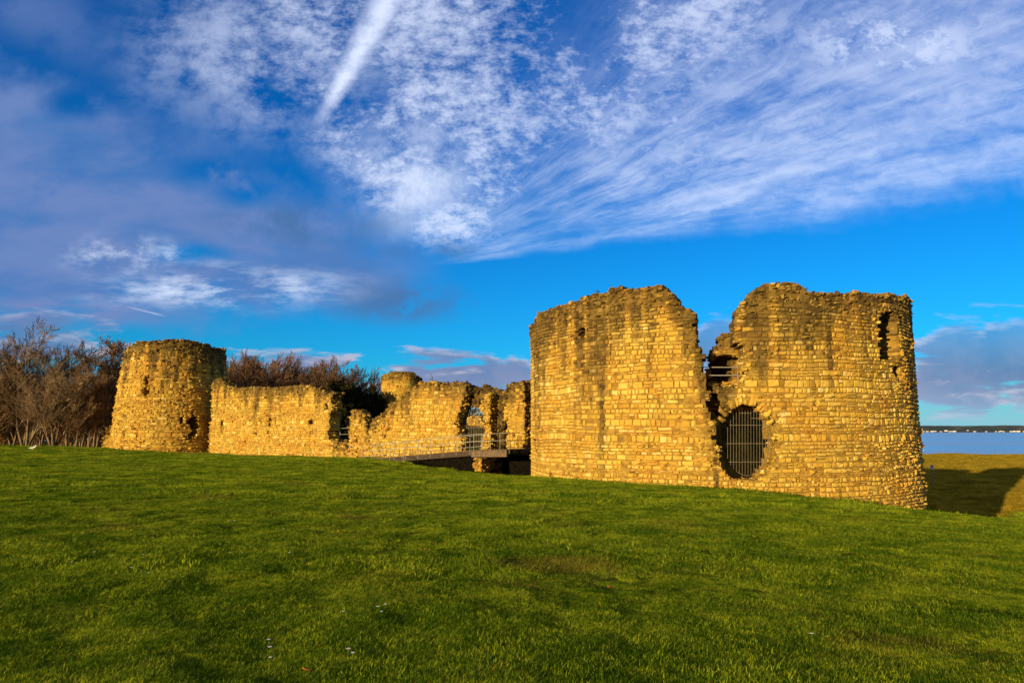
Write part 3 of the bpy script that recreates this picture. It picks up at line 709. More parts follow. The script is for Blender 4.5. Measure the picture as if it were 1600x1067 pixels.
adopt(masonry('outer_wall', GT, -per / 2, per / 2, -7.0, 8.4, gt_inside, 1.7, seed=3, rough=gt_rough, stain_shade_len=5.5, ragged=0.10, cell=0.18, miss=0.018, tint_mid=0.62, course=(0.14, 0.27), width=(0.20, 0.56), rock_size=0.115, face=(-23.5, 23.5), wrap=True,
        extra=vous, keep=gt_keep, red=lambda u, z: (u > red_u[0]) & (u < red_u[1]) & (z > red_z[0]) & (z < red_z[1]), rubble_u=(-24, 24), top_rubble=0.7), great)
# inner ring wall, seen through the breach
GI = Round(16.13, 43.8, 8.0)
peri = GI.per
door_u = GI.hit(1168, 690)[0]
adopt(masonry('inner_wall', GI, -peri / 2, peri / 2, -7.0, 2.0, lambda u, z: (z < 1.5) & ~((np.abs(u - door_u - 0.6) < 2.6) & (z < 1.1)), 1.6, seed=5, wrap=True, face=(-6, 9), stain_shade_amt=1.5, stain_shade_len=4.5, rubble_u=(-6, 9), tint_mid=0.45), great)
GR = Round(16.13, 43.8, 9.25)
rem = upoly(GR, [(1099, 640), (1100, 598), (1105, 575), (1108, 560), (1114, 545), (1120, 534), (1130, 526), (1142, 521), (1152, 519), (1185, 519), (1185, 640)])
rec = upoly(GR, [(1104, 596), (1108, 572), (1114, 560), (1124, 557), (1150, 556), (1170, 556), (1170, 596)])
ur = GR.hit(1094, 560)[0], GR.hit(1190, 560)[0]
adopt(masonry('wall_remnant', GR, ur[0], ur[1], 0.4, 5.2, lambda u, z: inpoly(u, z, rem) & ~inpoly(u, z, rec), 1.3, seed=6, rough=lambda u, z: 0.5 + 0 * u, stain_shade_amt=0.8, ragged=0.1, course=(0.12, 0.2), width=(0.2, 0.45)), great)
GR2 = Round(16.13, 43.8, 8.1)
adopt(masonry('recess_back', GR2, ur[0], ur[1], 0.4, 4.6, lambda u, z: inpoly(u, z, [(q[0] * 8.1 / 9.25, q[1] - 0.1) for q in rem]) & (z < 4.2), 0.8, seed=8, rough=lambda u, z: 0.6 + 0 * u, stain_shade_amt=4, stain_shade_len=20, ragged=0.1, tint_mid=0.2), great)  # shade inside the recess painted in as dark stone
# vault over the ring passage between the two walls
th = np.linspace(0, 2 * math.pi, 97); zz_ = 1.75
vV = []; 
for t in th[:-1]:
    for (r_, z_) in ((7.6, zz_), (9.9, zz_), (9.9, zz_ - 0.5), (7.6, zz_ - 0.5)): vV.append((GT.C[0] + r_ * math.cos(t), GT.C[1] + r_ * math.sin(t), z_))
nn = 96; vQ = [(i * 4 + k, i * 4 + (k + 1) % 4, ((i + 1) % nn) * 4 + (k + 1) % 4, ((i + 1) % nn) * 4 + k) for i in range(nn) for k in range(4)]
adopt(mesh_from('vault', np.array(vV), np.array(vQ), STONE, None, dict(tint=np.full(len(vV), 0.4), stain_shade=np.full(len(vV), 0.5), mortar=np.full(len(vV), 0.5), red=np.zeros(len(vV)))), great)
# iron grille in the oval doorway
def gpt(px, py, d=-0.35):
    u, z = GT.hit(px, py); return GT.S(np.array(u), np.array(z), np.array(d))
def oval_y(px):   # top and bottom of the barred area at this column
    t = (px - 1170.5) / 35.5; s = math.sqrt(max(0.0, 1 - t * t)); return 692 - 56 * s ** 0.9, 692 + 51 * s ** 0.8
p0, p1 = [], []
for px in np.arange(1138, 1205, 4.75):
    y0, y1 = oval_y(px); y0 = max(y0, 641 if 1152 < px < 1180 else y0)
    p0.append(gpt(px, y0)); p1.append(gpt(px, y1))
V1, Q1 = tubes(p0, p1, 0.0095, 0.0095, 4)
grille = adopt(mesh_from('iron_grille', V1, Q1, GRILLE), great)
for yy_, xa, xb in ((664, 1141, 1200), (693, 1136, 1205), (722, 1140, 1202), (645, 1158, 1177), (653, 1177, 1190)):
    xs = np.linspace(xa, xb, 4); V2, Q2 = tubes([gpt(xs[k], yy_, -0.37) for k in range(3)], [gpt(xs[k + 1], yy_, -0.37) for k in range(3)], 0.013, 0.013, 4)
    mesh_from('cross_bar', V2, Q2, GRILLE, grille)
p0, p1 = [], []
aa = np.linspace(rad(-120), rad(40), 29)
for k in range(28):
    q = [(1170.5 + 35 * math.cos(t), 692 - (56 if math.sin(t) > 0 else 52) * math.sin(t)) for t in (aa[k], aa[k + 1])]
    p0.append(gpt(*q[0])); p1.append(gpt(*q[1]))
V3, Q3 = tubes(p0, p1, 0.011, 0.011, 4); mesh_from('frame', V3, Q3, GRILLE, grille)
# hand rail across the breach
p0, p1 = [], []
for y_ in (571, 584):
    for k in range(4):
        xa = 1093 + k * 17.5; p0.append(gpt(xa, y_, -0.9)); p1.append(gpt(xa + 17.5, y_, -0.9))
p0.append(gpt(1097.5, 568, -0.9)); p1.append(gpt(1097.5, 604, -0.9)); p0.append(gpt(1158, 568, -0.9)); p1.append(gpt(1158, 604, -0.9))
V, Q = tubes(p0, p1, 0.027, 0.027, 4); adopt(mesh_from('hand_rail', V, Q, STEEL), great)

# ------------------------------------------------------------------ left round tower
def lt_R(z): return np.interp(z, [-4, 0, 2, 5, 8.5, 10.5, 11.6], [6.55, 6.45, 6.4, 6.2, 5.8, 5.5, 5.1])
LT = Round(-26.3, 95.0, lt_R)
lt_top = np.array(upoly(LT, [(204, 542), (212, 535), (225, 533), (250, 532), (280, 531), (305, 534), (325, 538), (338, 546)]))
LTP = np.concatenate([[(-LT.per / 2, 9.0), (-10, 9.8)], lt_top, [(9.5, 10.4), (LT.per / 2, 9.0)]])
lt_slit = upoly(LT, [(224.5, 586), (232, 586), (231, 619), (223.5, 619)])
lt_hole = upoly(LT, [(296, 650), (303, 645), (309, 655), (310, 670), (304, 684), (296, 688), (292, 684), (298, 672), (293, 664)])
lt_hole2 = upoly(LT, [(279, 652), (287, 650), (288, 664), (280, 666)])
def lt_inside(u, z):
    r = z < np.interp(u, LTP[:, 0], LTP[:, 1])
    for p in (lt_slit, lt_hole, lt_hole2): r &= ~inpoly(u, z, p)
    return r
cr = LT.hit(285, 660)
def lt_rough(u, z):
    a = sstep(fbm(u * 0.5, z * 0.5, 23, 3), 0.46, 0.62) * 0.4 * sstep(z, 6.5, 4.5); b = np.exp(-((u - cr[0]) / 1.6) ** 2 - ((z - cr[1]) / 3.0) ** 2) * 0.6
    return np.clip(np.maximum.reduce([a, b, sstep(np.interp(u, LTP[:, 0], LTP[:, 1]) - z, 2.4, 1.0) * 0.6, 0.25 + 0 * u]), 0, 1)
lt = empty('round_tower', (LT.C[0], LT.C[1], -3)); tag(lt, 'smaller distant round tower with flared base and slit window beside the bare trees', 'castle tower')
adopt(masonry('wall', LT, -LT.per / 2, LT.per / 2, -4.0, 12.0, lt_inside, 1.8, seed=11, course=(0.24, 0.42), width=(0.35, 0.9), rough=lt_rough, stain_shade_len=5.0, stain_shade_amt=1.25, face=(-11, 11), wrap=True, rock_size=0.18, rubble_u=(-12, 12), cell=0.25, tint_mid=0.52), lt)
LTI = Round(-26.3, 95.0, 4.2)
adopt(masonry('inner_wall', LTI, -LTI.per / 2, LTI.per / 2, -4, 9.5, lambda u, z: z < 9.2, 1.0, seed=12, wrap=True, face=(-1, 1), cell=0.5, rubble_u=(0, 0), stain_shade_amt=1.5), lt)
# broken spur at its foot
sx = Flat(at(166, 690, 86.0)[:2], (0.95, -0.3), (-0.3, -0.95))
spur_poly = upoly(sx, [(160, 720), (161, 690), (163, 674), (168, 669), (176, 663), (186, 668), (190, 720)])
sp_o = masonry('wall_stub', sx, -3, 4, -4, 1.5, lambda u, z: inpoly(u, z, spur_poly), 1.3, seed=13, rough=lambda u, z: 0.9 + 0 * u, rock_size=0.22, ragged=0.15, stain_shade_amt=0.6)
adopt(sp_o, lt)

# ------------------------------------------------------------------ curtain walls
CW = Flat(WA, WD, WN)
left_poly = upoly(CW, [(325, 740), (326, 690), (330, 640), (331, 597), (337, 592), (345, 592), (350, 600), (360, 604), (380, 606), (410, 606), (450, 603), (485, 603), (497, 607), (510, 612), (521, 615), (516, 625), (519, 640), (513, 645), (512, 665), (513, 686), (524, 690), (526, 740)])
holes = [upoly(CW, p) for p in ([(344, 655), (348, 655), (347, 676), (343.5, 676)], [(419, 654), (424, 654), (423, 667), (418, 667)], [(417, 674), (420, 674), (420, 680), (417, 680)], [(483, 656), (488, 655), (488, 661), (483, 661)],
        [(506, 630), (511, 629), (512, 642), (507, 640)], [(398, 675), (401, 675), (401, 679), (398, 679)], [(484, 674), (487, 674), (487, 678), (484, 678)])]
def lw_inside(u, z):
    r = inpoly(u, z, left_poly)
    for p in holes: r &= ~inpoly(u, z, p)
    return r
ul = [CW.hit(px, 690)[0] for px in (322, 530)]
o = masonry('curtain_wall', CW, ul[0], ul[1], -5, 7.5, lw_inside, 1.2, seed=21, course=(0.2, 0.34), width=(0.28, 0.7), rough=lambda u, z: np.maximum(0.45 * sstep(fbm(u * 0.5, z * 0.7, 33, 3), 0.45, 0.65), 0.2 + 0 * u), stain_shade_len=2.6, stain_shade_amt=0.9, rock_size=0.15, ragged=0.14, top_rubble=0.7, tint_mid=0.60)
tag(o, 'long sunlit curtain wall with small slits running from the left tower to a broken end', 'castle wall')
CWB = CW.back(1.0)
o2 = masonry('backing', CWB, ul[0] + 0.5, ul[1] - 2.0, -5, 3.2, lambda u, z: z < 2.0 + 0 * u, 0.5, seed=22, face=(0, 0.5), cell=0.6, rubble_u=(0, 0), stain_shade_amt=1.5, stain_shade_len=9); o2.parent = o

gate_w = upoly(CW, [(524, 745), (524, 690), (534, 690), (545, 689), (546, 664), (547, 645), (553, 640), (560, 638), (566, 645), (570, 656), (571, 668), (576, 682), (578, 676), (578, 664), (584, 654), (594, 648), (606, 640), (615, 628), (624, 620), (640, 610), (652, 600), (668, 597), (690, 598), (710, 596), (724, 597), (728, 606), (726, 618), (722, 632), (714, 648), (711, 664), (716, 680), (722, 686), (724, 745)])
gslit = upoly(CW, [(606.5, 651), (610, 651), (609.5, 676), (606, 676)])
ug = [CW.hit(px, 680)[0] for px in (520, 730)]
o = masonry('gatehouse_wall', CW, ug[0], ug[1], -7, 5.5, lambda u, z: inpoly(u, z, gate_w) & ~inpoly(u, z, gslit), 0.8, seed=24, course=(0.22, 0.36), width=(0.3, 0.8), rough=lambda u, z: np.maximum(0.8 * sstep(u, CW.hit(615, 650)[0], CW.hit(585, 650)[0]), 0.15), stain_shade_len=2.2, stain_shade_amt=0.9, rock_size=0.2, ragged=0.16, top_rubble=0.9, tint_mid=0.58)
tag(o, 'stepped ruined wall behind the footbridge, left of the arched gateway', 'castle wall')
pier_w = upoly(CW, [(750, 745), (752, 700), (754, 688), (759, 672), (757, 655), (751, 642), (751, 630), (757, 622), (758, 617), (764, 616), (765, 640), (763, 650), (765, 668), (765, 690), (762, 745)])
up_ = [CW.hit(px, 680)[0] for px in (747, 770)]
pier_root = masonry('gate_pier', CW, up_[0], up_[1], -7, 4.5, lambda u, z: inpoly(u, z, pier_w), 1.25, seed=25, course=(0.2, 0.34), width=(0.25, 0.5), rough=lambda u, z: 0.9 + 0 * u, rock_size=0.17, ragged=0.10, cell=0.16, stain_shade_amt=0.5)
tag(pier_root, 'thin ragged pier of sunlit stone on the right side of the arched gateway', 'castle wall')
CB = CW.back(0.95)
arch_w = upoly(CB, [(716, 745), (718, 690), (715, 660), (720, 630), (724, 608), (733, 604), (745, 606), (758, 603), (766, 606), (775, 610), (786, 612), (788, 640), (787, 690), (786, 745), (760, 745), (759, 690), (758, 655), (755, 640), (746, 634), (734, 634), (726, 640), (721, 655), (720, 690), (720, 745)])
ub = [CB.hit(px, 680)[0] for px in (710, 792)]
o = masonry('gate_arch', CB, ub[0], ub[1], -7, 4.8, lambda u, z: inpoly(u, z, arch_w), 0.45, seed=26, rough=lambda u, z: 0.7 + 0 * u, stain_shade_amt=4.0, stain_shade_len=30, rock_size=0.2, ragged=0.12, tint_mid=0.2)  # strong darkening paints the gateway's shade onto the arch stones
tag(o, 'inner arch of the gateway, shade painted on, behind the thin sunlit pier', 'castle arch')
end_w = upoly(CW, [(794, 790), (793, 720), (791, 700), (792, 672), (790, 655), (788, 640), (785, 612), (790, 606), (797, 600), (808, 598), (817, 596), (818, 640), (817, 720), (822, 730), (820, 790)])
ue_ = [CW.hit(px, 680)[0] for px in (782, 826)]
o = masonry('curtain_wall', CW, ue_[0], ue_[1], -8, 4.8, lambda u, z: inpoly(u, z, end_w), 2.0, seed=27, course=(0.2, 0.34), width=(0.28, 0.7), rough=lambda u, z: 0.3 + 0 * u, stain_shade_len=3.0, rock_size=0.18, ragged=0.12)
tag(o, 'narrow end of curtain wall standing against the left edge of the large keep', 'castle wall')
CE = CW.back(1.1)
endb = upoly(CE, [(812, 790), (813, 597), (830, 593), (850, 593), (850, 790)])
uk = [CE.hit(px, 680)[0] for px in (808, 856)]
o2 = masonry('side_recess', CE, uk[0], uk[1], -8, 4.8, lambda u, z: inpoly(u, z, endb), 1.2, seed=28, rough=lambda u, z: 0.5 + 0 * u, stain_shade_amt=2.5, stain_shade_len=14, tint_mid=0.35); o2.parent = o  # wall part in shade, its darkness painted over the whole face
# grille in the gateway
p0, p1 = [], []
CG = CW.back(1.2)
def cpt(s, px, py): u, z = s.hit(px, py); return s.S(np.array(u), np.array(z), np.array(0.0))
for px in np.arange(724, 756, 2.6): p0.append(cpt(CG, px, 634)); p1.append(cpt(CG, px, 702))
for py in (646, 668, 690): p0.append(cpt(CG, 722, py)); p1.append(cpt(CG, 757, py))
V, Q = tubes(p0, p1, 0.02, 0.02, 4)
tag(mesh_from('barred_gate', V, Q, GRILLE), 'tall barred metal gate filling the dark stone gateway behind the footbridge', 'gate')

# far towers and inner ruins
FT = Round(-9.2, 122.0, 3.55)
ft_top = np.array(upoly(FT, [(597, 588), (602, 583), (615, 581), (630, 580), (645, 582), (654, 590)]))
FTP = np.concatenate([[(-FT.per / 2, 9.0), (-5.4, 9.2)], ft_top, [(5.4, 9.0), (FT.per / 2, 9.0)]])
o = masonry('round_tower', FT, -FT.per / 2, FT.per / 2, -4, 11.6, lambda u, z: z < np.interp(u, FTP[:, 0], FTP[:, 1]), 1.2, seed=31, course=(0.3, 0.5), width=(0.4, 1.0), stain_shade_len=2.5, face=(-6, 6), wrap=True, rock_size=0.25, cell=0.3, rubble_u=(-6, 6), rough=lambda u, z: 0.2 + 0 * u)
tag(o, 'farthest round tower, only its top showing over the stepped ruined wall', 'castle tower')
IW = Flat(at(735, 690, 104.0)[:2], (0.97, -0.2), (-0.2, -0.97))
iw = upoly(IW, [(715, 720), (716, 676), (722, 660), (730, 653), (740, 650), (748, 652), (758, 664), (766, 690), (772, 720)])
o = masonry('inner_ruin', IW, -4, 5, -5, 3.5, lambda u, z: inpoly(u, z, iw), 1.5, seed=32, course=(0.25, 0.4), rough=lambda u, z: 0.9 + 0 * u, rock_size=0.26, cell=0.25, stain_shade_amt=0.4)
tag(o, 'rounded lump of rubble wall seen through the bars of the gateway', 'castle wall')
# stone pillar under the bridge and retaining wall of the moat
# ------------------------------------------------------------------ footbridge
def bl(px, off):       # point along a line parallel to the wall, off metres in front of it
    s = Flat(WA + WN * off, WD, WN); return s
def bpnt(px, py, off): s = bl(px, off); return cpt(s, px, py)
bridge = empty('footbridge', tuple(bpnt(690, 712, 3.3))); tag(bridge, 'sloping timber footbridge with steel railings crossing the moat to the gateway', 'footbridge')
A0, A1 = bpnt(580, 716.2, 4.2), bpnt(737, 703.0, 4.2); E1 = bpnt(792, 702.0, 4.2)
rise = A1 - A0
def slab(p, q, w_in, thick_, top_off=0.0):  # slab from p to q along its outer edge, w_in metres wide towards the wall
    inn = np.array([-WN[0], -WN[1], 0]) * w_in
    t = np.array([0, 0, top_off]); d = np.array([0, 0, -thick_])
    V = np.array([p + t, q + t, q + inn + t, p + inn + t]); V = np.concatenate([V, V + d])
    return V, np.array([(0, 1, 2, 3), (7, 6, 5, 4), (0, 4, 5, 1), (1, 5, 6, 2), (2, 6, 7, 3), (3, 7, 4, 0)])
planks = []
nP = 60
for k in range(nP):
    a = A0 + rise * (k / nP); b2 = A0 + rise * ((k + 0.93) / nP); planks.append(slab(a, b2, 1.7, 0.06))
w2 = E1 - A1
for k in range(20): planks.append(slab(A1 + w2 * (k / 20), A1 + w2 * ((k + 0.93) / 20), 4.9, 0.06))
adopt(mesh_from('deck', *merge(planks), TIMBER), bridge)
beams = []
for w_ in (0.05, 1.45):
    io = np.array([-WN[0], -WN[1], 0]) * w_
    beams.append(slab(A0 + io, A1 + io, 0.16, 0.34, -0.07))
adopt(mesh_from('beam', *beams[0], DARKWOOD), bridge); adopt(mesh_from('beam', *beams[1], DARKWOOD), bridge)
pb = [slab(A1 + np.array([-WN[0], -WN[1], 0]) * w_, E1 + np.array([-WN[0], -WN[1], 0]) * w_, 0.2, 0.42, -0.08) for w_ in (-0.04, 2.2)]
adopt(mesh_from('platform_beam', *pb[0], TIMBER), bridge); adopt(mesh_from('platform_beam', *pb[1], DARKWOOD), bridge)
up = np.array([0, 0, 1.0])
def shade_boards(p, q, w_, name):  # added dark boards that paint the shade below the deck
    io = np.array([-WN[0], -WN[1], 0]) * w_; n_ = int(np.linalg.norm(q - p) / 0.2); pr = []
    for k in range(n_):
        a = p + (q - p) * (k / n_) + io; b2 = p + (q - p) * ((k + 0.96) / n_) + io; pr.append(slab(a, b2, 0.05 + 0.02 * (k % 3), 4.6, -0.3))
    adopt(mesh_from(name, *merge(pr), SHADE_BLACK), bridge)
shade_boards(A0 + rise * 0.05, A1, 0.55, 'side_shade_boards'); shade_boards(A1, E1 + w2 * 0.02, 3.4, 'side_shade_boards')
def railing(pts, hgt, posts, name, levels=(1.0, 0.55)):
    """pts: polyline at deck level; posts: fractions along it"""
    pts = np.array(pts); seg = np.r_[0, np.cumsum(np.linalg.norm(np.diff(pts, axis=0), axis=1))]
    f = lambda t: np.array([np.interp(t * seg[-1], seg, pts[:, k]) for k in range(3)])
    fr = [(pts[k] + up * hgt * l, pts[k + 1] + up * hgt * l) for k in range(len(pts) - 1) for l in levels]
    V, Q = tubes([a for a, _ in fr], [b for _, b in fr], 0.022, 0.022, 4)
    o = adopt(mesh_from(name, V, Q, STEEL), bridge)
    for t in posts:
        p = f(t); V, Q = tubes([p - up * 0.3], [p + up * (hgt + 0.02)], 0.022, 0.022, 4); mesh_from('post', V, Q, STEEL, o)
    return o
inn = np.array([-WN[0], -WN[1], 0])
railing([A0 + inn * .05, A1 + inn * .05], 1.12, np.linspace(0, 0.98, 9), 'railing')
railing([A0 + inn * 1.65 - rise * 0.27, A1 + inn * 1.65], 1.12, np.linspace(0, 0.97, 9), 'railing', (1.0, 0.6, 0.25))
railing([A1 + inn * .05, E1 + inn * .05, E1 + inn * 4.0], 1.12, (0.02, 0.12, 0.24, 0.36, 0.48, 0.56, 0.75, 1.0), 'railing')
h0, h1 = bpnt(609, 715, 5.0), bpnt(631, 722, 5.4)
railing([h0 - up * 0.1, h1 - up * 0.2], 0.55, (0.0, 1.0), 'hand_rail', (1.0,))
g0 = bpnt(545, 714, 4.6); railing([g0, g0 + np.array([1.2, -0.2, 0.0])], 0.9, (0.0, 1.0), 'hand_rail', (1.0,))
pl = Flat(bpnt(747, 722, 3.95)[:2], WD, WN)
o = masonry('pier', pl, -0.45, 0.45, -6.5, -1.95, lambda u, z: np.abs(u) < 0.33 + 0.08 * (fbm(z * 1.2, z * 0, 4) - 0.5), 0.7, seed=35, course=(0.18, 0.3), width=(0.3, 0.5), rough=lambda u, z: 0.9 + 0 * u, rock_size=0.13, cell=0.15, stain_shade_amt=0.3, ragged=0.1); adopt(o, bridge)
# steel rail standing in the breach of the wall, and in the gap beyond it
def rail_thing(name, pts, hgt, label, surf):
    P_ = np.array([cpt(surf, *p) for p in pts]); root = empty(name, tuple(P_[0]))
    for l in (hgt, hgt * 0.5):
        V, Q = tubes([P_[k] + up * l for k in range(len(P_) - 1)], [P_[k + 1] + up * l for k in range(len(P_) - 1)], 0.026, 0.026, 4); adopt(mesh_from('rail', V, Q, STEEL), root)
    for p in P_[1:] if len(P_) > 2 else P_:
        V, Q = tubes([p - up * 0.2], [p + up * hgt], 0.032, 0.032, 4); adopt(mesh_from('post', V, Q, STEEL), root)
    tag(root, label, 'railing')
rail_thing('safety_railing', [(524, 688), (531, 688), (549, 688)], 1.2, 'short two-bar steel railing in the dark breach beside the sunlit curtain wall', CW.back(1.5))
rail_thing('safety_railing', [(568, 681), (586, 681)], 1.5, 'small steel railing in the notch of the stepped ruined wall', CW.back(2.4))

# ------------------------------------------------------------------ path below the left wall
uu = np.linspace(-1.0, CW.hit(500, 700)[0], 60); pv = []
for u_ in uu:
    for w_ in (1.6, 3.1):
        p = WA + WD * u_ + WN * (w_ + 0.15 * math.sin(u_)); pv.append((p[0], p[1], float(height(p[0], p[1])) + 0.05))
pq = [(2 * i, 2 * i + 1, 2 * i + 3, 2 * i + 2) for i in range(len(uu) - 1)]
m, n, b = mat('gravel_path'); n.put(b.inputs['Base Color'], n.mix(n.noise(n.new('ShaderNodeNewGeometry').outputs['Position'], 5.0, 5), (0.14, 0.10, 0.07), (0.26, 0.19, 0.14)))
b.inputs['Roughness'].default_value = 0.95
tag(mesh_from('path', np.array(pv), np.array(pq), m), kind='structure')

# ------------------------------------------------------------------ trees
def grow(seed, height_, stems, spread, levels, nchild, up_bias, twig_len, trunk_r, curl=0.25, first=0.25, vase=False):
    """returns segments [(p0,p1,r0,r1,level)]"""
    g = random.Random(seed); segs = []
    def branch(p, d, length, r, lvl):
        n = 5 if lvl == 0 else (4 if lvl == 1 else 3)
        pts = [p]; dd = d.copy()
        for k in range(n):
            dd = (dd + Vector((g.gauss(0, curl), g.gauss(0, curl), g.gauss(0, curl * 0.5))) * 0.5 + Vector((0, 0, up_bias * (0.25 if lvl else 0.1)))).normalized()
            q = pts[-1] + dd * (length / n); r1 = r * (1 - 0.75 * (k + 1) / n); r0 = r * (1 - 0.75 * k / n)
            segs.append((pts[-1], q, r0, r1, lvl)); pts.append(q)
        if lvl >= levels: return
        nc = nchild[lvl]
        for c in range(nc):
            t = first + (1 - first) * (c + g.random()) / nc if lvl == 0 else 0.2 + 0.8 * (c + g.random()) / nc
            k = min(n - 1, int(t * n)); f = t * n - k; a = pts[k].lerp(pts[k + 1], f)
            base = (pts[k + 1] - pts[k]).normalized()
            az = g.uniform(0, 6.283); side = Vector((math.cos(az), math.sin(az), 0)); side = (side - base * side.dot(base))
            if side.length < 0.1: continue
            side.normalize(); an = spread[lvl] * g.uniform(0.7, 1.3)
            nd = (base * math.cos(an) + side * math.sin(an)).normalized()
            ln = length * twig_len[lvl] * (1 - 0.45 * t) * g.uniform(0.75, 1.25)
            branch(a, nd, ln, max(r * (1 - 0.75 * t) * 0.55, 0.012), lvl + 1)
    for s in range(stems):
        az = s * 6.283 / stems + g.uniform(-.5, .5); lean = (0.32 if vase else 0.06) * g.uniform(0.4, 1.2) if stems > 1 else 0.03
        d = Vector((math.cos(az) * lean, math.sin(az) * lean, 1)).normalized()
        branch(Vector((math.cos(az) * 0.15 * (stems > 1), math.sin(az) * 0.15 * (stems > 1), -0.3)), d, height_ * g.uniform(0.8, 1.0), trunk_r, 0)
    return segs
def leaves_on(segs, n, size, g, lvl_min=2):
    tw = [s for s in segs if s[4] >= lvl_min]; idx = g.integers(0, len(tw), n)
    P = np.array([list(tw[i][0].lerp(tw[i][1], float(g.random()))) for i in idx]) + g.normal(0, size, (n, 3))
    a = g.normal(size=(n, 3)); a /= np.linalg.norm(a, axis=1, keepdims=True); b = np.cross(a, g.normal(size=(n, 3))); b /= np.linalg.norm(b, axis=1, keepdims=True)
    s = size * g.uniform(0.6, 1.3, (n, 1)); V = np.stack([P - a * s, P - b * s * .6, P + a * s, P + b * s * .6], 1).reshape(-1, 3)
    return V, np.arange(4 * n).reshape(-1, 4)
def tree(name, segs, bark, twig, leaf=None, nleaf=0, lsize=0.1, seed=0, split=1, rmin=0.014, lmin=2):
    root = empty(name)
    t = [s for s in segs if s[4] < split]; c = [s for s in segs if s[4] >= split]
    f = lambda S, n: tubes([list(s[0]) for s in S], [list(s[1]) for s in S], np.maximum([s[2] for s in S], rmin), np.maximum([s[3] for s in S], rmin), n)
    V, Q = f(t, 6); mesh_from('trunk', V, Q, bark, root, smooth=True)
    V, Q = f(c, 3)
    cr_ = mesh_from('crown', V, Q, twig, root)
    if leaf:
        V, Q = leaves_on(segs, nleaf, lsize, np.random.default_rng(seed), lmin); mesh_from('foliage', V, Q, leaf, cr_)
    return root
PROTO = {}
PROTO['vase'] = [tree('bare_tree', grow(5 + k, 11.5, 6, (0.6, 0.6, 0.6), 3, (14, 9, 7), 0.42, (0.44, 0.55, 0.62), 0.15, 0.26, 0.18, True), BARK, PALE, rmin=0.018) for k in range(2)]
PROTO['wood'] = [tree('woodland_tree', grow(20 + k, 10.0, 2, (0.7, 0.6, 0.7), 3, (20, 8, 6), 0.4, (0.38, 0.55, 0.6), 0.12, 0.22, 0.08), BARK, TWIG, RUSSET, 1500, 0.10, k, rmin=0.02) for k in range(3)]
PROTO['birch'] = [tree('birch_tree', grow(40 + k, 14.0, 6, (0.52, 0.45, 0.5), 3, (14, 9, 6), 0.38, (0.42, 0.55, 0.62), 0.08, 0.2, 0.3, True), BARK, BIRCH, RUSSET, 400, 0.10, k, rmin=0.024) for k in range(3)]
PROTO['ever'] = [tree('ivy_clad_tree', grow(60 + k, 8.0, 3, (0.8, 0.7, 0.7), 3, (12, 6, 4), 0.25, (0.42, 0.5, 0.5), 0.14, 0.25, 0.1), BARK, TWIG, EVERG, 6000, 0.17, k, rmin=0.018) for k in range(2)]
PROTO['thicket'] = [tree('thicket_shrub', grow(80 + k, 4.5, 7, (0.8, 0.7, 0.7), 2, (12, 8), 0.3, (0.5, 0.55), 0.05, 0.3, 0.1, True), BARK, TWIG, RUSSET, 1800, 0.12, k, lmin=1, rmin=0.02) for k in range(2)]
HEI = {k: [max((o.matrix_basis @ v.co).z for c in r.children for o in [c] for v in c.data.vertices) for r in v_] for k, v_ in PROTO.items()}
used_proto = set()
tg = random.Random(4)
def plant(kind, px, top_y, depth, label, group):
    i = tg.randrange(len(PROTO[kind])); pr = PROTO[kind][i]
    x = at(px, 680, depth)[0]; z = float(height(x, depth)); want = at(px, top_y, depth)[2] - z; sc = want / (HEI[kind][i] * 0.93)
    rz = tg.uniform(0, 6.28)
    if (kind, i) not in used_proto:
        used_proto.add((kind, i)); r = pr; r.location = (x, depth, z - 0.1); r.rotation_euler = (0, 0, rz); r.scale = (sc,) * 3
    else: r = copy_thing(pr, (x, depth, z - 0.1), rz, sc)
    tag(r, label, {'vase': 'bare tree', 'wood': 'tree', 'birch': 'birch tree', 'ever': 'tree', 'thicket': 'shrub'}[kind], group)
    return r
plant('vase', 42, 510, 92, 'largest pale bare tree with many spreading stems at the edge of the lawn', 'trees left of the round tower')
plant('vase', -35, 522, 92, 'bare spreading tree cut by the picture edge beside the largest bare tree', 'trees left of the round tower')
plant('vase', 84, 568, 84, 'shorter bare tree between the largest bare tree and the russet wood', 'trees left of the round tower')
for px, ty, dp in ((150, 540, 95), (185, 556, 100), (128, 572, 90), (168, 560, 92), (105, 580, 98), (196, 575, 108), (140, 590, 86), (65, 575, 100), (20, 560, 96), (-15, 570, 90), (118, 600, 84), (178, 600, 94), (90, 590, 112), (155, 585, 120), (45, 590, 115), (5, 600, 112), (200, 560, 118), (-50, 570, 100)):
    plant('wood', px, ty, dp, 'brown woodland tree with few russet leaves between bare tree and round tower', 'russet wood beside the round tower')
for px, ty, dp in ((-60, 625, 118), (-30, 615, 122), (0, 622, 118), (25, 612, 124), (50, 618, 118), (72, 608, 122), (95, 615, 116), (115, 605, 122), (135, 612, 118), (155, 605, 122), (175, 600, 116), (192, 605, 122), (10, 640, 106), (60, 640, 106), (100, 640, 104), (150, 635, 106), (185, 635, 104)):
    plant('thicket', px, ty, dp, 'dense brown shrub under the russet wood beside the round tower', 'shrubs under the russet wood')
for px, ty, dp in ((362, 560, 132), (380, 553, 128), (400, 556, 136), (420, 558, 130), (470, 572, 128), (488, 570, 136), (505, 566, 130), (522, 568, 127), (538, 578, 133), (552, 585, 130), (345, 575, 140), (530, 585, 142), (370, 568, 122), (392, 562, 124), (410, 566, 121), (468, 580, 125), (450, 592, 128), (480, 574, 121), (497, 572, 124), (513, 574, 119), (355, 572, 126)):
    plant('birch', px, ty, dp, 'slender purple-brown birch rising behind the curtain wall', 'birches behind the curtain wall')
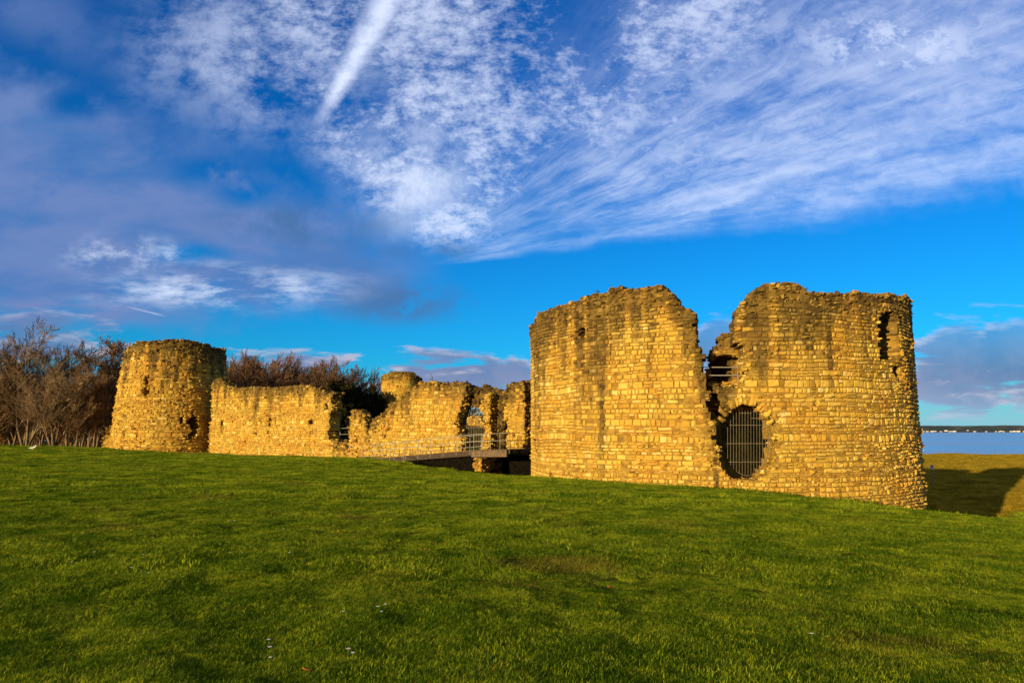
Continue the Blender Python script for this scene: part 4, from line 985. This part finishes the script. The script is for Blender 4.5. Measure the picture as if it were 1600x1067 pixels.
for px, ty, dp in ((532, 612, 105), (550, 605, 112), (566, 616, 116), (582, 622, 120), (596, 612, 130), (516, 600, 118), (540, 630, 100), (575, 630, 108), (750, 640, 150), (728, 645, 150), (785, 640, 120), (770, 650, 150)):
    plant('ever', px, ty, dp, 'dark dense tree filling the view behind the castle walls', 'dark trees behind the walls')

# little plants rooted on the wall tops
def sprig(px, py, surf, hgt, seed, label):
    u, z = surf.hit(px, py); p = surf.S(np.array(u), np.array(z - 0.12), np.array(-0.35))
    segs = grow(seed, hgt, 1, (0.8, 0.7), 2, (8, 3), 0.3, (0.5, 0.5), 0.012, 0.3, 0.2, True)
    root = empty('wall_plant', tuple(p)); f = tubes([list(s[0]) for s in segs], [list(s[1]) for s in segs], 0.008, 0.006, 3)
    st = mesh_from('crown', *f, TWIG, root); V, Q = leaves_on(segs, 60, 0.035, np.random.default_rng(seed), 1); mesh_from('foliage', V, Q, EVERG, root)
    tag(root, label, 'plant')
sprig(910, 468, GT, 0.55, 1, 'straggly weed on the sloping top of the keep, left of its highest point')
sprig(928, 461, GT, 0.6, 2, 'tallest straggly weed growing on the left half of the keep top')
sprig(868, 480, GT, 0.3, 3, 'low weed near the far left shoulder of the keep top')
sprig(1408, 464, GT, 0.5, 4, 'dark tuft growing on the right corner of the keep top')
sprig(672, 597, CW, 0.9, 5, 'thin dry weed on top of the stepped ruined wall')
sprig(286, 533, LT, 0.7, 6, 'small tuft growing on top of the distant left tower')

# ------------------------------------------------------------------ small things
WHITE = plain('white_feathers', (0.78, 0.76, 0.72), 0.8, 0, 0.08)
GREYF = plain('grey_feathers', (0.42, 0.43, 0.45), 0.8, 0, 0.1)
BEAK = plain('yellow_beak', (0.65, 0.40, 0.05), 0.6)
def lathe_path(pts, radii, n=10, flat=1.0):
    """tube through pts with radii, closed ends"""
    pts = np.array(pts, float); V = []; k = len(pts)
    for i in range(k):
        d = pts[min(i + 1, k - 1)] - pts[max(i - 1, 0)]; d /= np.linalg.norm(d)
        a = np.cross(d, (0, 0, 1.0)); 
        if np.linalg.norm(a) < 0.1: a = np.array([0, 1.0, 0])
        a /= np.linalg.norm(a); b = np.cross(a, d)
        for j in range(n): t = 2 * math.pi * j / n; V.append(pts[i] + radii[i] * (a * math.cos(t) * flat + b * math.sin(t)))
    Q = [(i * n + j, i * n + (j + 1) % n, (i + 1) * n + (j + 1) % n, (i + 1) * n + j) for i in range(k - 1) for j in range(n)]
    return np.array(V), np.array(Q)
gp = ground_hit(51, 704)
gull = empty('gull', (gp[0], gp[1], float(height(gp[0], gp[1])) + 0.02), rad(8)); gull.scale = (1.15,) * 3
tag(gull, 'white gull standing on the lawn near the bare trees', 'gull')
V, Q = lathe_path([(-0.30, 0, .17), (-.22, 0, .18), (-.12, 0, .19), (0, 0, .20), (.10, 0, .225), (.15, 0, .265), (.175, 0, .31), (.195, 0, .345), (.225, 0, .355), (.25, 0, .35), (.262, 0, .345)], [.012, .03, .065, .085, .078, .058, .042, .045, .042, .028, .006], 12, 0.85)
mesh_from('body', V, Q, WHITE, gull, smooth=True)
for s in (-1, 1):
    V, Q = lathe_path([(-.34, s * .02, .175), (-.2, s * .055, .20), (-.05, s * .075, .225), (.06, s * .07, .22), (.1, s * .05, .21)], [.006, .022, .04, .035, .01], 8, 0.45); mesh_from('wing', V, Q, GREYF, gull, smooth=True)
    V, Q = tubes([(0.01, s * .03, .12), (0.01, s * .03, 0.01)], [(0.01, s * .03, 0.0), (0.06, s * .03, 0.0)], 0.007, 0.007, 4); mesh_from('leg', V, Q, BEAK, gull)
V, Q = lathe_path([(.255, 0, .348), (.30, 0, .340), (.315, 0, .332)], [.012, .009, .003], 6); mesh_from('beak', V, Q, BEAK, gull)
# bird in the sky
fb = at(612, 301, 160.0)
bird = empty('bird', tuple(fb), rad(30)); tag(bird, 'tiny dark bird flying high in the cloud above the castle', 'bird')
DARKB = plain('dark_feathers', (0.03, 0.03, 0.035), 0.8)
V, Q = lathe_path([(-.22, 0, 0), (-.1, 0, .01), (.05, 0, .02), (.15, 0, .02), (.2, 0, .015)], [.01, .05, .06, .035, .005], 8); mesh_from('body', V, Q, DARKB, bird, smooth=True)
for s in (-1, 1):
    V, Q = lathe_path([(0.02, s * .04, .03), (.05, s * .22, .12), (0, s * .45, .08)], [.05, .05, .008], 6, 0.25); mesh_from('wing', V, Q, DARKB, bird, smooth=True)
# marker post on the marsh
mp = ground_hit(1458, 762); hz = float(height(mp[0], mp[1])); hp_ = 34.0 / F * mp[1]
post = empty('marker_post', (mp[0], mp[1], hz)); tag(post, 'thin grey post with small blue and white sign on the marsh beside the keep', 'signpost')
V, Q = tubes([(0, 0, -0.3)], [(0, 0, hp_)], 0.07, 0.065, 6); mesh_from('pole', V, Q, STEEL, post)
BLUE = plain('blue_sign', (0.10, 0.25, 0.55), 0.5, 0, 0.1); WHT = plain('white_sign', (0.75, 0.75, 0.75), 0.5, 0, 0.05)
mesh_from('sign_plate', *box((0, -0.09, hp_ - 0.22), 0.42, 0.04, 0.55, 0, 0.01), BLUE, post); mesh_from('sign_band', *box((0, -0.12, hp_ - 0.40), 0.40, 0.016, 0.14), WHT, post)
# creek glinting in the shade
cp = [ground_hit(*p) for p in ((1478, 764), (1490, 768), (1502, 772), (1512, 776), (1530, 780), (1546, 784))]
cv = []; cg = random.Random(2)
pts_ = np.array(cp); fine_t = np.linspace(0, len(pts_) - 1, 40)
for t in fine_t:
    p = np.array([np.interp(t, range(len(pts_)), pts_[:, k]) for k in range(3)]); w_ = 0.10 + 0.35 * float(fbm(np.array(t * 1.7), np.array(0.0), 6)) ** 2
    for s in (-1, 1):
        y_ = p[1] + s * w_; cv.append((p[0], y_, 0))
zc_ = [float(height(a, b)) for a, b, _ in cv]
cv = [(a, b, max(zc_[i // 2 * 2], zc_[i // 2 * 2 + 1]) + 0.05) for i, (a, b, _) in enumerate(cv)]
m, n, b = mat('creek_water'); n.put(b.inputs['Base Color'], (0.45, 0.52, 0.62, 1)); b.inputs['Roughness'].default_value = 0.08
tag(mesh_from('creek', np.array(cv), np.array([(2 * i, 2 * i + 1, 2 * i + 3, 2 * i + 2) for i in range(39)]), m), kind='structure')
# houses on the far shore
WALLW = plain('whitewashed_wall', (0.74, 0.72, 0.68), 0.9, 0, 0.08); ROOFS = plain('slate_roof', (0.10, 0.09, 0.09), 0.8, 0, 0.2, 0.2); GLASS = plain('dark_window', (0.03, 0.035, 0.04), 0.3)
def house_proto():
    r = empty('house'); hw, hd, e = 9, 5, 6.5
    V, Q = box((0, 0, e / 2 - 1), 2 * hw, 2 * hd, e + 2, 0, 0.05); mesh_from('wall', V, Q, WALLW, r)
    V = np.array([(-hw - .4, -hd - .5, e - .1), (hw + .4, -hd - .5, e - .1), (hw + .4, 0, e + 4), (-hw - .4, 0, e + 4), (-hw - .4, hd + .5, e - .1), (hw + .4, hd + .5, e - .1)])
    mesh_from('roof', V, [np.array([(0, 1, 2, 3), (3, 2, 5, 4), (0, 4, 5, 1)]), np.array([(0, 3, 4), (1, 5, 2)])], ROOFS, r)
    for x in (-5, 0, 5):
        for z in (1.6, 4.5): mesh_from('window', *box((x, -hd - 0.03, z), 1.6, 0.1, 1.5), GLASS, r)
    mesh_from('chimney', *box((5.5, 0, e + 4.3), 1.2, 1.0, 2.4), ROOFS, r)
    return r
hp = house_proto(); hg = random.Random(9); first = True
for px in (1443, 1449, 1456, 1461, 1470, 1478, 1484, 1487, 1491, 1512, 1523, 1541, 1556, 1561, 1564, 1568, 1580, 1586, 1591, 1600):
    Y_ = 4770 + hg.uniform(0, 260) * hg.random(); p = at(px, 674, Y_); loc = (p[0], Y_, float(hill_h(np.array(p[0]), np.array(Y_)))); sc = hg.uniform(0.55, 1.15)
    if first: r = hp; r.location = loc; r.scale = (sc,) * 3; first = False
    else: r = copy_thing(hp, loc, hg.uniform(-0.3, 0.3), sc)
    tag(r, 'small white house in the line along the far shore', 'house', 'white houses on the far shore')

# ------------------------------------------------------------------ grass
def blades(g, nb, rad_, hmin, hmax, wid, segs=2):
    r = rad_ * np.sqrt(g.random(nb)); a = g.uniform(0, 6.283, nb); bx, by = r * np.cos(a), r * np.sin(a)
    hgt = g.uniform(hmin, hmax, nb); az = g.uniform(0, 6.283, nb); lean = g.uniform(0.15, 1.35, nb) * hgt; w = wid * g.uniform(0.6, 1.2, nb)
    dx, dy = np.cos(az), np.sin(az); px_, py_ = -dy, dx
    V = np.zeros((nb, 5, 3))
    for k, t in enumerate((0.0, 0.55, 1.0)):
        cx = bx + dx * lean * t ** 1.8; cy = by + dy * lean * t ** 1.8; cz = hgt * (t - 0.18 * t * t) - (0.02 if k == 0 else 0); ww = w * (1 - 0.35 * t)
        if k < 2: V[:, 2 * k] = np.stack([cx - px_ * ww, cy - py_ * ww, cz], 1); V[:, 2 * k + 1] = np.stack([cx + px_ * ww, cy + py_ * ww, cz], 1)
        else: V[:, 4] = np.stack([cx, cy, cz], 1)
    o = np.arange(nb)[:, None] * 5
    return V.reshape(-1, 3), o + np.array([[0, 1, 3, 2]]), o + np.array([[2, 3, 4]])
GRASS_M = leaf_mat('grass_blades', (0.065, 0.125, 0.006), (0.39, 0.415, 0.020), 0.15, True)
MARSH_M = leaf_mat('marsh_blades', (0.22, 0.165, 0.014), (0.62, 0.40, 0.035), 0.3)
def scatter(name, pts, scl, rot, variants, label_kind='stuff'):
    """one object: a cloud of points carrying clumps by geometry nodes"""
    me = bpy.data.meshes.new(name); me.vertices.add(len(pts)); me.vertices.foreach_set('co', np.asarray(pts, np.float32).ravel()); me.update()
    for k, v in (('scl', scl), ('rot', rot)):
        a = me.attributes.new(k, 'FLOAT', 'POINT'); a.data.foreach_set('value', np.asarray(v, np.float32))
    o = bpy.data.objects.new(name, me); COL.objects.link(o)
    c = bpy.data.collections.new(name + '_clumps')
    for v in variants: c.objects.link(v)
    ng = bpy.data.node_groups.new(name + '_scatter', 'GeometryNodeTree')
    ng.interface.new_socket('Geometry', in_out='INPUT', socket_type='NodeSocketGeometry'); ng.interface.new_socket('Geometry', in_out='OUTPUT', socket_type='NodeSocketGeometry')
    N = ng.nodes; L = ng.links
    gi, go = N.new('NodeGroupInput'), N.new('NodeGroupOutput')
    ci = N.new('GeometryNodeCollectionInfo'); ci.inputs['Collection'].default_value = c; ci.inputs['Separate Children'].default_value = True; ci.inputs['Reset Children'].default_value = True
    ip = N.new('GeometryNodeInstanceOnPoints'); ip.inputs['Pick Instance'].default_value = True
    mp_ = N.new('GeometryNodeMeshToPoints'); L.new(gi.outputs[0], mp_.inputs[0])
    at1 = N.new('GeometryNodeInputNamedAttribute'); at1.data_type = 'FLOAT'; at1.inputs[0].default_value = 'scl'
    at2 = N.new('GeometryNodeInputNamedAttribute'); at2.data_type = 'FLOAT'; at2.inputs[0].default_value = 'rot'
    cx = N.new('ShaderNodeCombineXYZ'); L.new(at2.outputs[0], cx.inputs[2])
    L.new(mp_.outputs[0], ip.inputs['Points']); L.new(ci.outputs[0], ip.inputs['Instance']); L.new(cx.outputs[0], ip.inputs['Rotation']); L.new(at1.outputs[0], ip.inputs['Scale'])
    L.new(ip.outputs[0], go.inputs[0])
    md = o.modifiers.new('scatter', 'NODES'); md.node_group = ng
    tag(o, kind='stuff')
    return o
def unlinked(name, V, Qs, mat_):
    o = mesh_from(name, V, Qs, mat_); COL.objects.unlink(o); return o
gg = np.random.default_rng(77)
clumps = []
for k in range(6):
    V, q4, q3 = blades(gg, 210, 0.26, 0.02, 0.07, 0.0030); clumps.append(unlinked('grass_clump', V, [q4, q3], GRASS_M))
def fan(n, y0, y1, margin):
    y = np.sqrt(gg.uniform(y0 ** 2, y1 ** 2, n)); x = gg.uniform(-1, 1, n) * (0.92 * y + margin); return x, y
XS, YS, SC = [], [], []
for n_, y0, y1, s in ((32000, 2.2, 9, 0.72), (34000, 9, 20, 1.0), (31000, 20, 46, 1.55), (18000, 46, 92, 2.1)):
    x, y = fan(n_, y0, y1, 6.0); XS.append(x); YS.append(y); SC.append(np.full(n_, s))
x = np.concatenate(XS); y = np.concatenate(YS); s = np.concatenate(SC)
z = height(x, y)
lush = fbm(x * 0.55, y * 0.55, 71, 4); tuft = fbm(x * 4.6, y * 4.6, 72, 3)
s = s * (0.42 + 0.9 * lush) * (0.2 + 1.55 * tuft) * gg.uniform(0.75, 1.25, len(x))
inten = inpoly(x, y, UPLAND) & (np.hypot(x - GT.C[0], y - GT.C[1]) > 10.9) & (np.hypot(x - LT.C[0], y - LT.C[1]) > 6.4)
wd = (x - WA[0]) * WN[0] + (y - WA[1]) * WN[1]; ws = (x - WA[0]) * WD[0] + (y - WA[1]) * WD[1]
foot = np.where(np.abs(np.hypot(x - GT.C[0], y - GT.C[1]) - 11.15) < 0.3, 2.1, 1.0) * np.where((wd > 0) & (wd < 0.7), 1.5, 1.0); s = s * foot
inten &= (wd > 0.1) & ~((wd > 1.5) & (wd < 3.2) & (ws > -1) & (ws < 22)) | (ws < -4)
ry = np.interp(x, RIDGE[:, 0], RIDGE[:, 1]); inten &= ~((y > ry + 1.5) & (x > RIDGE[0, 0] + 4) & (x < 12))
xb = gg.uniform(20, 75, 9000); yb = gg.uniform(28, 85, 9000); zb = height(xb, yb); kb = (zb < -4.6) & (yb - 0.35 * xb < 52) & (xb / yb > 0.5) & (xb / yb < 0.95)
worn = fbm(x * 0.35 + 9, y * 0.35, 73, 4); wx, wy = ground_hit(830, 912)[:2]
wornk = np.exp(-(((x - wx - 0.6) / 1.7) ** 2 + ((y - wy + 0.2) / 0.8) ** 2)); s = s * (1 - 0.25 * wornk)
inten &= gg.random(len(x)) > 0.2 * wornk
gpts = np.concatenate([np.stack([x, y, z - 0.01], 1)[inten], np.stack([xb, yb, zb - 0.01], 1)[kb]]); gsc = np.r_[s[inten], gg.uniform(1.2, 3.4, kb.sum())]
scatter('grass', gpts, gsc, gg.uniform(0, 6.28, len(gpts)), clumps)
mcl = []
for k in range(4):
    V, q4, q3 = blades(gg, 140, 0.55, 0.12, 0.34, 0.012); mcl.append(unlinked('marsh_clump', V, [q4, q3], MARSH_M))
n_ = 26000; y = gg.uniform(34, 225, n_) ; x = y * gg.uniform(0.56, 0.80, n_)
z = height(x, y); k = (z < -5.9) & (z > -8.1) & (y - 0.35 * x + 14 * fbm(x / 9, y / 9, 82) > 58)
scatter('marsh_grass', np.stack([x, y, z - 0.02], 1)[k], (gg.uniform(0.8, 1.7, n_) * (0.5 + fbm(x / 6, y / 6, 81)))[k], gg.uniform(0, 6.28, k.sum()), mcl)

# daisies and fallen leaves on the lawn
DA_Y = plain('daisy_eye', (0.6, 0.38, 0.03), 0.8); DA_W = plain('daisy_petals', (0.85, 0.82, 0.80), 0.7, 0, 0.05); DA_S = plain('daisy_stem', (0.08, 0.13, 0.02), 0.8)
def daisy():
    r = empty('daisy'); V, Q = tubes([(0, 0, 0)], [(0.004, 0, 0.075)], 0.002, 0.002, 4); mesh_from('stem', V, Q, DA_S, r)
    pv, pq = [], []
    for k in range(14):
        t = k * 6.283 / 14; c, s = math.cos(t), math.sin(t); i = len(pv)
        for (l, w, z) in ((0.005, 0.0018, .075), (0.015, 0.004, .079), (0.021, 0.0022, .078)):
            pv += [(c * l - s * w, s * l + c * w, z), (c * l + s * w, s * l - c * w, z)]
        pq += [(i, i + 1, i + 3, i + 2), (i + 2, i + 3, i + 5, i + 4)]
    mesh_from('petals', np.array(pv), np.array(pq), DA_W, r)
    V, Q = lathe_path([(0, 0, .074), (0, 0, .080), (0, 0, .083)], [.007, .006, .001], 8); mesh_from('eye', V, Q, DA_Y, r); return r
dp = daisy(); first = True; dg = random.Random(12)
for px, py in ((419, 1013), (421, 1026), (422, 1041), (536, 967), (544, 1030), (551, 1036), (590, 960), (596, 967), (602, 957), (357, 822), (366, 821), (443, 834), (239, 846), (147, 871), (111, 886), (205, 897), (223, 874), (232, 904), (378, 870), (359, 870), (452, 872), (848, 799), (1356, 834), (1438, 830), (1269, 1005), (300, 802), (330, 784), (120, 760), (255, 770), (700, 770), (52, 735), (500, 745), (620, 790), (1040, 800), (1150, 805)):
    p = ground_hit(px, py, 90); loc = (p[0], p[1], float(height(p[0], p[1])) + 0.015); sc = dg.uniform(0.65, 0.9) * (1 if p[1] < 12 else 1.35)
    if first: r = dp; r.location = loc; r.scale = (sc,) * 3; first = False
    else: r = copy_thing(dp, loc, dg.uniform(0, 6), sc)
    tag(r, 'small white daisy in the short lawn grass', 'daisy', 'daisies scattered over the lawn')
LEAFM = plain('fallen_leaf', (0.30, 0.10, 0.02), 0.8, 0, 0.3, 20)
for px, py, sc, lab in ((481, 1058, 0.045, 'curled orange fallen leaf at the bottom edge of the lawn'), (953, 925, 0.055, 'pale orange fallen leaf on the worn patch of lawn'), (665, 864, 0.065, 'small reddish fallen leaf in the middle of the lawn')):
    p = ground_hit(px, py, 90); r = np.linspace(0, 1, 7); V = []; 
    for t in r:
        w = math.sin(t * math.pi) ** 0.7 * 0.42 + 0.02
        for q in (-1, 0, 1): V.append(((t - 0.5) * 2 * sc, q * w * sc, 0.25 * sc * (abs(q) * 0.8 + (2 * t - 1) ** 2)))
    Q = [(i * 3 + j, i * 3 + j + 1, i * 3 + j + 4, i * 3 + j + 3) for i in range(6) for j in range(2)]
    o = mesh_from('fallen_leaf', np.array(V), np.array(Q), LEAFM, smooth=True, loc=(p[0], p[1], float(height(p[0], p[1])) + 0.045)); o.rotation_euler = (0.3, -0.2, px); tag(o, lab, 'leaf')
wp = ground_hit(889, 864); wr = empty('weed', (wp[0], wp[1], float(height(wp[0], wp[1])) + 0.02))
wv, wq = [], []
for k in range(11):
    a_ = k * 2.4; l_ = 0.05 + 0.008 * (k % 4); c_, s_ = math.cos(a_), math.sin(a_); i0 = len(wv)
    for t in (0.0, 0.35, 0.7, 1.0):
        h_ = 0.02 + 0.09 * t ** 0.8 * (0.5 + 0.5 * (k % 3)); w_ = 0.016 * math.sin(math.pi * (0.12 + 0.86 * t))
        wv += [(c_ * l_ * t - s_ * w_, s_ * l_ * t + c_ * w_, h_), (c_ * l_ * t + s_ * w_, s_ * l_ * t - c_ * w_, h_)]
    wq += [(i0 + 2 * j, i0 + 2 * j + 1, i0 + 2 * j + 3, i0 + 2 * j + 2) for j in range(3)]
mesh_from('foliage', np.array(wv), np.array(wq), leaf_mat('weed_leaves', (0.20, 0.26, 0.02), (0.34, 0.38, 0.05)), wr); tag(wr, 'small pale green broad-leaved weed standing in the lawn', 'weed')
for o in list(scene.objects):      # prototypes never planted
    if o.parent is None and o.type == 'EMPTY' and 'category' not in o:
        for c in list(o.children_recursive): bpy.data.objects.remove(c)
        bpy.data.objects.remove(o)
